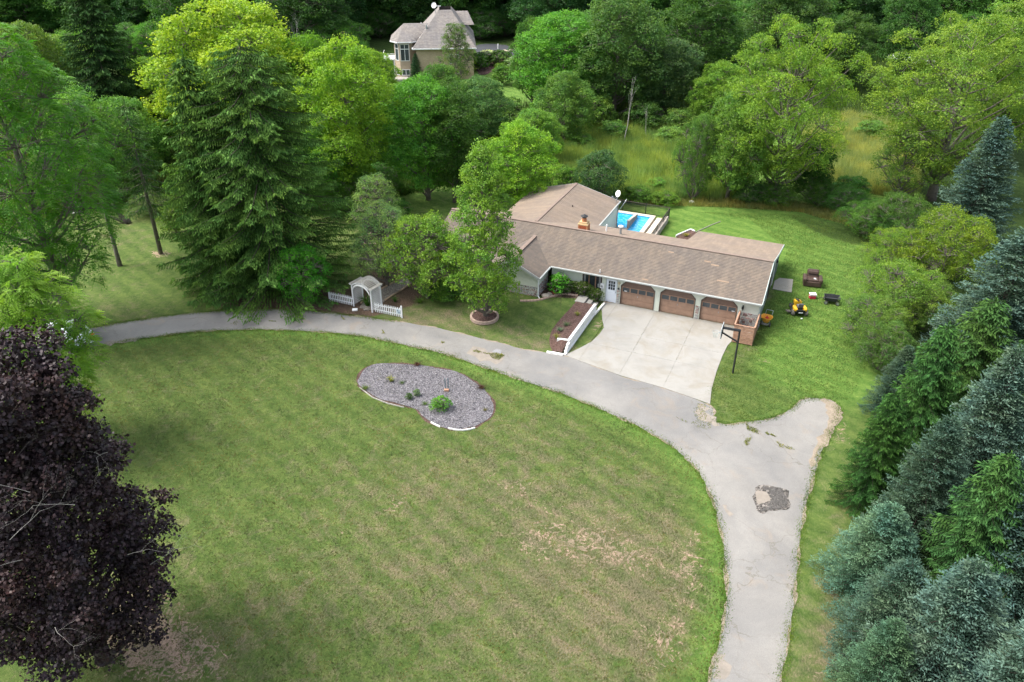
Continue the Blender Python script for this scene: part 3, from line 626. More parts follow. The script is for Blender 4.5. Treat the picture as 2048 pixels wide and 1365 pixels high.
def vent(p, h_, r_, m, cap=None, rot=0):
    mb = MB(); mb.tube([p, (p[0], p[1], p[2]+h_)], r_, 8); o = mb.build('vent_pipe', m, house)
    if cap: MB().lathe([(r_*1.2, 0), (r_*2.2, .04), (r_*2.2, .12), (r_, .16)], (p[0], p[1], p[2]+h_-.04), 8).build('vent_cap', cap, o)
    MB().box((p[0], p[1], p[2]+.06), (r_*5, r_*5, .05)).build('flashing', M_plate, o)
vent((-3.05, 5.2, 3.7), .75, .055, M_skinlid); vent((-1.75, 5.0, 3.75), .8, .10, M_gal, M_skinlid)
p_ = atz(1145, 417, 3.55); vent((p_[0], p_[1], 3.3), .55, .06, M_darktrim)
p_ = atz(1200, 545, 2.62); vent((p_[0], p_[1], 2.55), .3, .03, M_skinlid)
dsh = bpy.data.objects.new('satellite_dish', None); COL.objects.link(dsh); dsh.parent = house; dsh.location = (-4.9, 14.3, 2.98)
MB().tube([(0, 0, -.1), (0, 0, .25), (.12, .1, .5)], .03, 6).build('mast', M_gal, dsh)
mb = MB()
mb.lathe([(.02, -.10), (.2, -.085), (.35, -.03), (.42, .03), (.42, .045), (.33, -.0), (.18, -.06), (.02, -.08)], (0, 0, 0), 18)
d_ = mb.build('dish', M_skinlid, dsh, smooth=True); d_.scale = (.78,)*3; d_.location = (.12, .1, .85); d_.rotation_euler = (rad(70), 0, rad(-35))
MB().tube([(.1, .08, .5), (-.3, -.3, .55)], .018, 5).build('feed_arm', M_gal, dsh); MB().box((-.32, -.32, .6), (.12, .12, .14)).build('feed_horn', M_gal, dsh)
MB().tube([(-4.7, 14.5, 2.0), (-4.2, 14.8, 2.9), (-4.1, 15.0, 3.15)], .03, 5).build('antenna_mast', M_gal, house)

# ------------------------------------------------------------------ vegetation builders
def unit(v): return v/np.maximum(np.linalg.norm(v, axis=-1, keepdims=True), 1e-9)
def cards(P, Nn, T, ln, wd, rng):   # diamond leaves: position, normal, direction, length, width
    B = unit(np.cross(Nn, T)); ln = ln[:, None]; wd = wd[:, None]
    return np.stack([P-T*ln*.5, P+B*wd*.5, P+T*ln*.5, P-B*wd*.5], 1).reshape(-1, 3)
def leafset(P, O, rng, leaf, asp=.62, upw=.55, jit=.75):
    n = len(P); Nn = unit(O*(1-upw)+np.array([0, 0, upw])+rng.normal(0, jit, (n, 3)))
    T = unit(np.cross(Nn, rng.normal(0, 1, (n, 3)))); ln = leaf*rng.uniform(.7, 1.3, n)
    return cards(P, Nn, T, ln, ln*asp, rng)
def wood_tree(H, R, zb, lobes, clus, seed, tr, lean=0., limbs_to=None, twig=.25, fork=.25):
    r = random.Random(seed); mb = MB(); top = Vector((lean*H, 0, H*.86)); pts = []; rs = []
    for i in range(9):
        t = i/8; pts.append(Vector((lean*H*t*t+r.uniform(-1, 1)*.012*H*t, r.uniform(-1, 1)*.012*H*t, H*.86*t-.15))); rs.append(tr*(1.25 if i == 0 else 1)*(1-t)**.75+.02)
    mb.tube(pts, rs, 8)
    def on(z): t = min(max(z/(H*.86), 0), 1); i = min(int(t*8), 7); return pts[i].lerp(pts[i+1], t*8-i), rs[i]
    for c, rr in lobes:
        c = Vector(c); d = math.hypot(c.x, c.y); z0 = max(zb*.7, min(c.z-d*.8, H*.8)); a, ra = on(z0); m_ = a.lerp(c, .5)+Vector((r.uniform(-.3, .3), r.uniform(-.3, .3), -.08*d))
        mb.tube([a, m_, c], [max(ra*.5, .05), max(ra*.33, .04), .03], 5, False)
    for j, (c, o, k) in enumerate(clus):
        if r.random() < twig:
            lc = Vector(lobes[k][0]); mb.tube([lc, lc.lerp(Vector(c), .5)+Vector((0, 0, .1)), Vector(c)], [.05, .03, .012], 4, False)
    return mb
def lobed(H, R, zb, nl, prof, rng, rl=.42, flat=.85):
    lobes = [((0, 0, zb+(H-zb)*.62), R*.5)]
    for i in range(nl):
        t = (i+.5)/nl; z = zb+(H-zb)*(.10+.82*t); ang = i*2.39996+rng.uniform(-.4, .4); pr = prof(t)
        rr = R*rl*rng.uniform(.55, 1.25)*(.55+.45*pr); d = max(R*pr-rr, 0)*rng.uniform(.72, 1.16)
        lobes.append(((math.cos(ang)*d, math.sin(ang)*d, z), rr))
    return lobes
def clusters(lobes, per, rng, flat=.8, gap=.8):
    out = []
    for k, (c, r) in enumerate(lobes):
        c = np.array(c); d = unit(rng.normal(0, 1, (int(per*r*r)+6, 3))); d[:, 2] = np.where(d[:, 2] < -.35, -d[:, 2], d[:, 2])
        P = c+d*np.array([1, 1, flat])*r*rng.uniform(.86, 1.1, (len(d), 1))
        keep = np.ones(len(P), bool)
        for k2, (c2, r2) in enumerate(lobes):
            if k2 != k: keep &= np.linalg.norm((P-np.array(c2))/np.array([1, 1, flat]), axis=1) > r2*gap
        for p, o in zip(P[keep], d[keep]): out.append((tuple(p), o, k))
    return out
P_round = lambda t: math.sin(math.pi*min(max(.12+.80*t, 0), 1))**.6
P_oval = lambda t: (math.sin(math.pi*(.10+.78*t)))**.8
P_spread = lambda t: (1-t*.55)*min(1, .55+t*2)
P_pear2 = lambda t: min(1, .62+t*1.6)*(1-t)**.55+.06
P_pear = lambda t: min(1, .45+t*2.2)*(1-t)**.42
def broad(name, seed, H, R, zb, nl, prof, leaf, per, lpc, rc, tr=.22, flat=.8, rl=.42, asp=.62, lean=0., mleaf=None, bark=None, inner=.18, upw=.5, twig=.25, droop=0.):
    rng = np.random.default_rng(seed); lobes = lobed(H, R, zb, nl, prof, rng, rl); cl = clusters(lobes, per, rng, flat)
    if lean: lobes = [((c[0]+lean*c[2]**2/H, c[1], c[2]), r) for c, r in lobes]; cl = [((c[0]+lean*c[2]**2/H, c[1], c[2]), o, k) for c, o, k in cl]
    C_ = np.array([c for c, o, k in cl]); O_ = np.array([o for c, o, k in cl]); m = len(C_)
    n = m*lpc; ci = np.repeat(np.arange(m), lpc); q = unit(rng.normal(0, 1, (n, 3))); q = np.where((q*O_[ci]).sum(1, keepdims=True) < -.2, -q, q)
    rr = rc*rng.uniform(.5, 1.6, m)[ci][:, None]*rng.uniform(.35, 1., (n, 1))
    P = C_[ci]+q*rr*np.array([1, 1, .62]); P[:, 2] -= droop*rr[:, 0]**2
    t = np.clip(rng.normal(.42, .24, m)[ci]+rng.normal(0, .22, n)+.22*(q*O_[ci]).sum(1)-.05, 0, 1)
    V1 = leafset(P, q, rng, leaf, asp, upw)
    ni = int(n*inner); li = rng.integers(0, len(lobes), ni); Lc = np.array([l[0] for l in lobes]); Lr = np.array([l[1] for l in lobes])
    d = unit(rng.normal(0, 1, (ni, 3))); Pi = Lc[li]+d*(Lr[li]*rng.uniform(.3, .85, ni))[:, None]
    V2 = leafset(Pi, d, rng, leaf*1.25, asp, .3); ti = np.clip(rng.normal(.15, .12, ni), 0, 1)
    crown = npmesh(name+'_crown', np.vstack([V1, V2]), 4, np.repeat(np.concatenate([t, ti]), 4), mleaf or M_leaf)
    trunk = wood_tree(H, R, zb, lobes, cl, seed, tr, lean, twig=twig).mesh(name+'_trunk', True); trunk.materials.append(bark or M_bark)
    return dict(crown=crown, trunk=trunk, H=H, R=R)
def conifer(name, seed, H, R, z0, ring, nb, kind, sl, sw, bark=M_barkdark, power=.85, tw=.24):
    rng = np.random.default_rng(seed); Vs = []; Ts = []; mb = MB()
    mb.tube([(0, 0, -.1), (0, 0, H*.5), (0, 0, H*.97)], [.02*H, .012*H, .01], 8)
    z = z0; j = 0
    while z < H*.985:
        f = (z-z0)/(H-z0); Lb = R*(1-f)**power*(.92 if kind == 'blue' else 1); k = max(5, int(nb*(1-.35*f)))
        for b in range(k):
            a = 2*math.pi*(b+rng.uniform(-.3, .3))/k+j*.7; Lr_ = Lb*rng.uniform(.66, 1.12)+.12; d = np.array([math.cos(a), math.sin(a), 0.]); side = np.array([-d[1], d[0], 0.])
            zz = z+rng.uniform(-.25, .25)*ring
            n = max(3, int(Lr_/tw)); s = np.linspace(.18, 1, n)
            if kind == 'blue': drop = -.10*s*Lr_+.16*Lr_*s*s
            else: drop = -.34*s*Lr_+.14*Lr_*s*s*s
            drop = drop + rng.uniform(-.04, .04)*Lr_*s
            Pc = d*(s*Lr_)[:, None]; Pc[:, 2] = zz+drop
            if b % 2 == 0 or Lr_ > 1.2: mb.tube([(0, 0, zz), tuple(Pc[n//2]-np.array([0, 0, .05])), tuple(Pc[-1])], [.008*Lr_+.01, .004*Lr_+.006, .004], 3, False)
            for sg in (-1, 1):
                tl = (.34+.30*Lr_*.35*(1-s*.75))*rng.uniform(.75, 1.2, n)
                nsp = 4 if kind == 'blue' else 3
                for q in range(nsp):
                    u_ = (q+.6)/nsp
                    base = Pc+side*sg*(tl*u_)[:, None]+d*(tl*u_*.45)[:, None]
                    if kind == 'blue': base[:, 2] += rng.normal(0, .05, n)-.05*u_; dirv = unit(side*sg*.6+d*.65+rng.normal(0, .6, (n, 3))+np.array([0, 0, .25]))
                    else: base[:, 2] -= tl*u_*.45+rng.uniform(0, .12, n); dirv = unit(side*sg*.5+d*.55+rng.normal(0, .3, (n, 3))+np.array([0, 0, -.75]))
                    Nn = unit(np.cross(dirv, rng.normal(0, 1, (n, 3)))); ln = sl*rng.uniform(.7, 1.3, n); wd = sw*rng.uniform(.7, 1.2, n)
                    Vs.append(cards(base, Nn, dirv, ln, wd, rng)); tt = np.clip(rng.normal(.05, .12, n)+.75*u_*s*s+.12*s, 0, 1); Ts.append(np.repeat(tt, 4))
                    N2 = unit(np.cross(dirv, Nn)); Vs.append(cards(base, N2, dirv, ln, wd, rng)); Ts.append(np.repeat(tt, 4))
            tipn = 4; base = np.repeat(Pc[-1:], tipn, 0)+rng.normal(0, .07, (tipn, 3)); dirv = unit(d+rng.normal(0, .35, (tipn, 3))+np.array([0, 0, .15 if kind == 'blue' else -.3]))
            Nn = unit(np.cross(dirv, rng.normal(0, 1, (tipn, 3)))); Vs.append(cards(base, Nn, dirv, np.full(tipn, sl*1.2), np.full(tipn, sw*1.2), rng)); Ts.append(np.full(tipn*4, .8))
        z += ring*(1-.45*f); j += 1
    n = 30; dirv = unit(rng.normal(0, .35, (n, 3))+np.array([0, 0, 1.])); base = np.stack([np.zeros(n), np.zeros(n), H-rng.uniform(0, .8, n)], 1)+dirv*.12
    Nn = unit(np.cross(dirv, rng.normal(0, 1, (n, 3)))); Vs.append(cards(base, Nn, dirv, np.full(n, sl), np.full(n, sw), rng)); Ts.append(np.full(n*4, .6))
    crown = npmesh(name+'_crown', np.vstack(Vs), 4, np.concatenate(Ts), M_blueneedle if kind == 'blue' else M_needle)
    trunk = mb.mesh(name+'_trunk', True); trunk.materials.append(bark)
    return dict(crown=crown, trunk=trunk, H=H, R=R)
def pinnate(name, seed, H, R, zb, nl, prof, per, fpc, fl, tr=.25):
    rng = np.random.default_rng(seed); lobes = lobed(H, R, zb, nl, prof, rng, .40); cl = clusters(lobes, per, rng, .75)
    C_ = np.array([c for c, o, k in cl]); O_ = np.array([o for c, o, k in cl]); m = len(C_); n = m*fpc; ci = np.repeat(np.arange(m), fpc)
    d = unit(O_[ci]*np.array([1, 1, .5])+rng.normal(0, .75, (n, 3))); d[:, 2] *= .5; d = unit(d); st = C_[ci]+rng.normal(0, .10, (n, 3))
    side = unit(np.cross(d, np.array([0, 0, 1.])+rng.normal(0, .25, (n, 3)))); L_ = fl*rng.uniform(.7, 1.25, n); Vs = []; Ts = []
    tb = np.clip(rng.normal(.45, .2, m)[ci]+rng.normal(0, .1, n)+.2*O_[ci][:, 2], 0, 1)
    for q in range(7):
        s = .16+.84*q/6; P = st+d*(L_*s)[:, None]; P[:, 2] -= L_*(.10*s+.42*s*s)
        for sg in ((-1, 1) if q < 6 else (0,)):
            T = unit(side*sg*.9+d*.45+np.array([0, 0, -.35*s])) if sg else unit(d+np.array([0, 0, -.7])); ll = L_*.30*(1-.35*abs(s-.5))
            Nn = unit(np.cross(T, unit(d))+0*T) if sg else side; Nn = unit(np.cross(T, d)) if sg else unit(np.cross(T, side))
            Vs.append(cards(P+T*(ll*.5)[:, None], Nn, T, ll, ll*.36, rng)); Ts.append(np.repeat(tb, 4))
    ni = int(n*1.2); li = rng.integers(0, len(lobes), ni); Lc = np.array([l[0] for l in lobes]); Lr = np.array([l[1] for l in lobes]); dd = unit(rng.normal(0, 1, (ni, 3)))
    Vs.append(leafset(Lc[li]+dd*(Lr[li]*rng.uniform(.3, .8, ni))[:, None], dd, rng, .22, .5, .3)); Ts.append(np.repeat(np.clip(rng.normal(.12, .1, ni), 0, 1), 4))
    crown = npmesh(name+'_crown', np.vstack(Vs), 4, np.concatenate(Ts), M_leaf)
    trunk = wood_tree(H, R, zb, lobes, cl, seed, tr, twig=.5).mesh(name+'_trunk', True); trunk.materials.append(M_bark)
    return dict(crown=crown, trunk=trunk, H=H, R=R)
def bare(name, seed, H, spread, tr, depth=4, m=None):
    r = random.Random(seed); mb = MB()
    def grow(p, d, l, rr, lev):
        q = p; pts = [p]
        for i in range(3): d = (d+Vector((r.uniform(-.18, .18), r.uniform(-.18, .18), r.uniform(-.05, .15)))).normalized(); q = q+d*l/3; pts.append(q)
        mb.tube(pts, [rr, rr*.8, rr*.65, rr*.5], 5 if lev > 1 else 3, False)
        if lev <= 0: return
        for i in range(r.choice([2, 3, 3])):
            a = r.uniform(0, 6.28); dd = (d+Vector((math.cos(a), math.sin(a), r.uniform(-.1, .3)))*spread*r.uniform(.6, 1.2)).normalized()
            grow(pts[r.choice([2, 3, 3])], dd, l*r.uniform(.55, .8), rr*.5, lev-1)
    grow(Vector((0, 0, 0)), Vector((0, 0, 1)), H*.42, tr, depth)
    me_ = mb.mesh(name, True); me_.materials.append(m or M_deadwood); return me_
def tuft(name, seed, n, h, spread, w_, bend=.5, m=None):
    rng = np.random.default_rng(seed); a = rng.uniform(0, 6.28, n); d = np.stack([np.cos(a), np.sin(a), np.zeros(n)], 1); s = rng.uniform(.2, 1, n)[:, None]*spread
    hh = h*rng.uniform(.6, 1.1, n); B = np.stack([-d[:, 1], d[:, 0], np.zeros(n)], 1)*w_/2
    p0 = d*s*.25; p1 = d*s*.6+np.array([0, 0, 1])*hh[:, None]*.7; p2 = d*s*(1+bend)+np.array([0, 0, 1])*hh[:, None]*rng.uniform(.6, 1, (n, 1))
    V = np.stack([p0-B, p0+B, p1+B*.8, p1-B*.8, p1-B*.8, p1+B*.8, p2+B*.15, p2-B*.15], 1).reshape(-1, 3)
    return npmesh(name, V, 4, np.repeat(rng.uniform(0, 1, n), 8), m or M_leaf)

T = {}
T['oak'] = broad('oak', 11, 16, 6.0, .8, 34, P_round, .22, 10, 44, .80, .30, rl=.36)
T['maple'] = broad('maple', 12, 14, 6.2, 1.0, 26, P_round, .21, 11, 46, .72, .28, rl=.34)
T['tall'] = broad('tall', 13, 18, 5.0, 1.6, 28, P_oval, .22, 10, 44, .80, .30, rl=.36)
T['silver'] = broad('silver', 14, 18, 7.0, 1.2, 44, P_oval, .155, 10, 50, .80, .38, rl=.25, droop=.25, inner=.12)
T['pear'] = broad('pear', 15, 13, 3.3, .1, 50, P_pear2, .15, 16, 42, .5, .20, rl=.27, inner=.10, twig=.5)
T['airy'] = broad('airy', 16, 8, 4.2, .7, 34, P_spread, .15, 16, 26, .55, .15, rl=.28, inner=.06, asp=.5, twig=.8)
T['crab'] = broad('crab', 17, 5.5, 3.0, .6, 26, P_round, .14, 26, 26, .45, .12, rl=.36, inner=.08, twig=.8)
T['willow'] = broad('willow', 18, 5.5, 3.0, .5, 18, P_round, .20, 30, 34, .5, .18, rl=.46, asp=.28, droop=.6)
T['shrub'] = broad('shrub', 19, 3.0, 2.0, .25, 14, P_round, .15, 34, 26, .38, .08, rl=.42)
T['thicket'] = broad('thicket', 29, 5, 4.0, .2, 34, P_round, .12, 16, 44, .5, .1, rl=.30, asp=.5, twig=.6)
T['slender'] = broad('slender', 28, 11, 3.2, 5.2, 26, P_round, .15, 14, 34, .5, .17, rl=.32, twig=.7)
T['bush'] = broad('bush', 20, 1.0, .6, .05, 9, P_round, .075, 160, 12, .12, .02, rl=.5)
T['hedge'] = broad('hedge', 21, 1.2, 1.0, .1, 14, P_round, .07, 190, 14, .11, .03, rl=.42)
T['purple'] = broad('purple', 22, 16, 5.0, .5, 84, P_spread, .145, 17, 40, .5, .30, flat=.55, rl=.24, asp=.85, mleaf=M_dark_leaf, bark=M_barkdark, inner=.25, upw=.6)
T['locust'] = pinnate('locust', 23, 13, 3.6, 1.5, 28, P_round, 15, 7, .55)
T['walnut'] = pinnate('walnut', 24, 22, 6.5, 2.2, 46, P_round, 7, 6, .80, .4)
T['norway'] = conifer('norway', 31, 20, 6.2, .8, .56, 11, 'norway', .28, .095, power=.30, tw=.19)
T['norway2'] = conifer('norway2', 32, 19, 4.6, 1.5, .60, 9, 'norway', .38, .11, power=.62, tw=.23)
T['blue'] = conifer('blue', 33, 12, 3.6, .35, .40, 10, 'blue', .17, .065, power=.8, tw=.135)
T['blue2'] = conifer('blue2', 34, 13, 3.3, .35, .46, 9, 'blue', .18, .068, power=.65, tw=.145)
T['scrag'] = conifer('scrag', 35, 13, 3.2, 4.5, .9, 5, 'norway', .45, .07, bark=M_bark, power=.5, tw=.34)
LB = (1.06, 1.38, 1.2)
for k_, t_ in T.items():
    a_ = np.empty(len(t_['crown'].vertices)*3, 'f'); t_['crown'].vertices.foreach_get('co', a_); a_ = a_.reshape(-1, 3)
    t_['H'] = float(a_[:, 2].max()); t_['R'] = float(np.percentile(np.hypot(a_[:, 0], a_[:, 1]), 96))
def tree(typ, b, vt, hw, color, name, label, cat='tree', group=None, H=None, R=None, rz=None, xy=None, raw=False):
    if not raw and vt: vm = (max(vt, -40)+b[1])/2; b = (b[0]+(1024-b[0])*(b[1]-vm)/(3370-vm), b[1])
    p = G(*b) if xy is None else np.array([xy[0], xy[1], float(zg(*xy))])
    t = T[typ]
    if H is None: H = max(.5, top_z(p[0], p[1], vt)-p[2])
    if R is None: R = hw/px_per_m((p[0], p[1], H*.5))
    o = thing(name, label, cat, tuple(p), rng_rot() if rz is None else rz, group)
    sx = R/t['R']; o.scale = (sx, sx, H/t['H'])
    for k in ('trunk', 'crown'):
        c = bpy.data.objects.new(k, t[k]); COL.objects.link(c); c.parent = o
        if k == 'crown': c.color = (color[0]*LB[0], color[1]*LB[1], color[2]*LB[2], 1)
    return o
_rr = random.Random(5)
def rng_rot(): return _rr.uniform(0, 6.28)
YG = (.21, .26, .026); BR = (.15, .29, .03); MG = (.085, .19, .028); DG = (.045, .105, .024); OL = (.15, .21, .036); GG = (.085, .115, .055)
SP = (.080, .118, .034); BS = (.082, .108, .100); BSg = (.060, .082, .066); PU = (.030, .015, .021); VD = (.03, .075, .026)

# near trees
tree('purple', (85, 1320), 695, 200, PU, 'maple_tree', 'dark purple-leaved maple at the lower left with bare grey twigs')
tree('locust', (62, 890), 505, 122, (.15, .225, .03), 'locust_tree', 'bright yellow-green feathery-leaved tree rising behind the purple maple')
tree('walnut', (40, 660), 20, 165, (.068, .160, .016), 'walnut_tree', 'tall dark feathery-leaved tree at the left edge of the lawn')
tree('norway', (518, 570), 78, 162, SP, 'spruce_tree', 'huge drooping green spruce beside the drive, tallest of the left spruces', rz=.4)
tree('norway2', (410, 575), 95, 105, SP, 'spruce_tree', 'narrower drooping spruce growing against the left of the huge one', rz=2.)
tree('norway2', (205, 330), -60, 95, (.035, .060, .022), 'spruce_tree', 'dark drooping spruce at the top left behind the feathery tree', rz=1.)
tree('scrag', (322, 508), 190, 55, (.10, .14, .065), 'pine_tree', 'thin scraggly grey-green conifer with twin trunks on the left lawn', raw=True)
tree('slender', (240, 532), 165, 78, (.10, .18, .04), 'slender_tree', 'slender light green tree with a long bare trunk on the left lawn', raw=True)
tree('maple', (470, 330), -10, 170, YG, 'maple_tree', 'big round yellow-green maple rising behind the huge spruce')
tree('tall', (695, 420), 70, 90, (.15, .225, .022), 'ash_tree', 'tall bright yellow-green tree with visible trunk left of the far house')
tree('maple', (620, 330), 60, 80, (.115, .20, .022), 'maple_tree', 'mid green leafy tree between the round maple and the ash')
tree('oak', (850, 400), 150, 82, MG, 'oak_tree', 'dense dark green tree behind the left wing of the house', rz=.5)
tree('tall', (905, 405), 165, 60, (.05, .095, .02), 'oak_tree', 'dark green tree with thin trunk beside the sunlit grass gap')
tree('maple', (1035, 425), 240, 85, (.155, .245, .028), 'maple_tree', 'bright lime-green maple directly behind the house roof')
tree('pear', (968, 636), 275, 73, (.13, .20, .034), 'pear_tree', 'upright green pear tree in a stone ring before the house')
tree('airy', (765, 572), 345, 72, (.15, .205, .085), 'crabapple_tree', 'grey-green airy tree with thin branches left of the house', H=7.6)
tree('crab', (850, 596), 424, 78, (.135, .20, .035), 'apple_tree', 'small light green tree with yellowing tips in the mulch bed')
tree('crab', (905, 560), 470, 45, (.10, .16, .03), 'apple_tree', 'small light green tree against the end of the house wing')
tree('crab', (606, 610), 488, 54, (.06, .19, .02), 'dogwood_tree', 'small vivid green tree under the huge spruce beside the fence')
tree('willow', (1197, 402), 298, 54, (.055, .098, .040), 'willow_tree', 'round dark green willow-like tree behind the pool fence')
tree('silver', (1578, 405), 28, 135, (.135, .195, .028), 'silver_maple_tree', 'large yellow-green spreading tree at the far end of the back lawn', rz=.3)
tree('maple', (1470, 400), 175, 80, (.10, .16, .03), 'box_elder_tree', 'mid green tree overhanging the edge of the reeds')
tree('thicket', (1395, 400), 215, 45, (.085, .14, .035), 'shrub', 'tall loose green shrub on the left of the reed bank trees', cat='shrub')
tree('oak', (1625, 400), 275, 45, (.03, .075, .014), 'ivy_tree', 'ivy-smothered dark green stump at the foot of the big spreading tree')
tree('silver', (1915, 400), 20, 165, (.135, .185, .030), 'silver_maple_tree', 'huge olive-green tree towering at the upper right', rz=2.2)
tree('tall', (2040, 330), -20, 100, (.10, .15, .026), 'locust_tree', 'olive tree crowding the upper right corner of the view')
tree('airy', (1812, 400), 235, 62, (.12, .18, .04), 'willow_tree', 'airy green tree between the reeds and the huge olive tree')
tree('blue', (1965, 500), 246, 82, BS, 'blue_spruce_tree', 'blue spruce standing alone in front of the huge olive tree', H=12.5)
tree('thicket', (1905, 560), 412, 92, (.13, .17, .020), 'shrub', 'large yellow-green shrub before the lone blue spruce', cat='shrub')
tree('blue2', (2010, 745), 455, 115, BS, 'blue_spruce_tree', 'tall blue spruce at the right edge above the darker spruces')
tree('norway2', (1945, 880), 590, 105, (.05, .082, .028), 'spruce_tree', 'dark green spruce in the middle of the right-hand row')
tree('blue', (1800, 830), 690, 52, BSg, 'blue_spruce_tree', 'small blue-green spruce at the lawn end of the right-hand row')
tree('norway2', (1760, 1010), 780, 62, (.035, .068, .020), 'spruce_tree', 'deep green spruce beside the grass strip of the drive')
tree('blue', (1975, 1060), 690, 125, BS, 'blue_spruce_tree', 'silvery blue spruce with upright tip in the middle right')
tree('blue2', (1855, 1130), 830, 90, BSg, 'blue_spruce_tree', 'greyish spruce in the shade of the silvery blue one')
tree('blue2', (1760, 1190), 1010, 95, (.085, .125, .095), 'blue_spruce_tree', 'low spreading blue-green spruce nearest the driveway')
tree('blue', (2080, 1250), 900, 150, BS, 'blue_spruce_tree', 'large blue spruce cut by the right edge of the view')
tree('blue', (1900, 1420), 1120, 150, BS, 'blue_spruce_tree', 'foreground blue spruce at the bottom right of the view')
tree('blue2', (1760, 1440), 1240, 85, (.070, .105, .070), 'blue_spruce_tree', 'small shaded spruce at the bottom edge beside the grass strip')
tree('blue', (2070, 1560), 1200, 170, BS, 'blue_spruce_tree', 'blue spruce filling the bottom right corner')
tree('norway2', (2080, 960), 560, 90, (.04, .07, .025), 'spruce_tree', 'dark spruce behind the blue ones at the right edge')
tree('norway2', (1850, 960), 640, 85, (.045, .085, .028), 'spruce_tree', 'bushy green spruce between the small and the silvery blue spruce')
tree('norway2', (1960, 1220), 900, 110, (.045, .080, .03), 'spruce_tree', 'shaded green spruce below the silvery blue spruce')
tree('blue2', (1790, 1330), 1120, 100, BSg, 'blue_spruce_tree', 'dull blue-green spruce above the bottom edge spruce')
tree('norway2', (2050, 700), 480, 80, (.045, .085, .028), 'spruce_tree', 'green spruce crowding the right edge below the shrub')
# honeysuckle border
for i, (u, v, vt, hw, c, lb) in enumerate([
    (1800, 640, 520, 92, (.125, .185, .035), 'broad light green shrub spilling over the black dump cart'),
    (1745, 690, 590, 72, (.115, .165, .040), 'loose light green shrub at the edge of the right lawn'),
    (1770, 740, 640, 62, (.08, .13, .035), 'shaded green shrub above the shadowed right lawn'),
    (1790, 540, 455, 60, (.135, .19, .03), 'yellowish shrub where the back lawn curves away'),
    (1740, 470, 400, 62, (.065, .13, .025), 'green shrub mass at the back corner of the lawn'),
    (1690, 425, 372, 52, (.05, .115, .022), 'dark leafy shrub below the reeds gap'),
    (1800, 480, 380, 65, (.07, .12, .028), 'tall shrub beneath the huge olive tree'),
    (1860, 660, 560, 70, (.09, .135, .03), 'shrub tucked between the border and the spruces'),
    (1555, 408, 360, 45, (.06, .12, .02), 'low shrub under the big spreading tree'),
    (1500, 405, 352, 40, (.055, .105, .025), 'dense shrub beside the back lawn edge'),
    (1640, 412, 355, 40, (.05, .10, .02), 'dark shrub at the foot of the ivy stump'),
    (1330, 408, 383, 30, (.09, .15, .025), 'low weedy shrub at the lawn edge near the reeds'),
    (1275, 402, 372, 32, (.075, .135, .022), 'low shrub behind the pool fence corner'),
    (1130, 385, 330, 30, (.09, .16, .03), 'shrub between the lime maple and the round willow'),
    (300, 430, 385, 45, (.095, .13, .04), 'scrubby shrub with brown twigs behind the fallen log'),
    (345, 470, 405, 30, (.10, .14, .03), 'shrub with yellow leaves beside the twin trunks'),
    (760, 395, 325, 55, (.05, .12, .022), 'dark green shrub behind the airy grey tree'),
    (700, 430, 330, 50, (.06, .12, .02), 'green shrub beside the huge spruce'),
    (935, 590, 545, 40, (.055, .12, .02), 'low green shrub under the pear tree beside the mulch'),
    (885, 600, 560, 38, (.075, .14, .025), 'low green shrub between the mulch bed and the house'),
    (790, 445, 395, 35, (.045, .10, .018), 'dark shrub in the shade behind the left wing'),
    (240, 400, 310, 60, (.07, .13, .03), 'broad green shrub behind the slender tree'),
    (130, 410, 250, 70, (.085, .13, .045), 'pale green scrub behind the feathery tree'),
]): tree('thicket' if hw > 38 else 'shrub', (u, v), vt, hw, c, 'shrub', lb, cat='shrub')
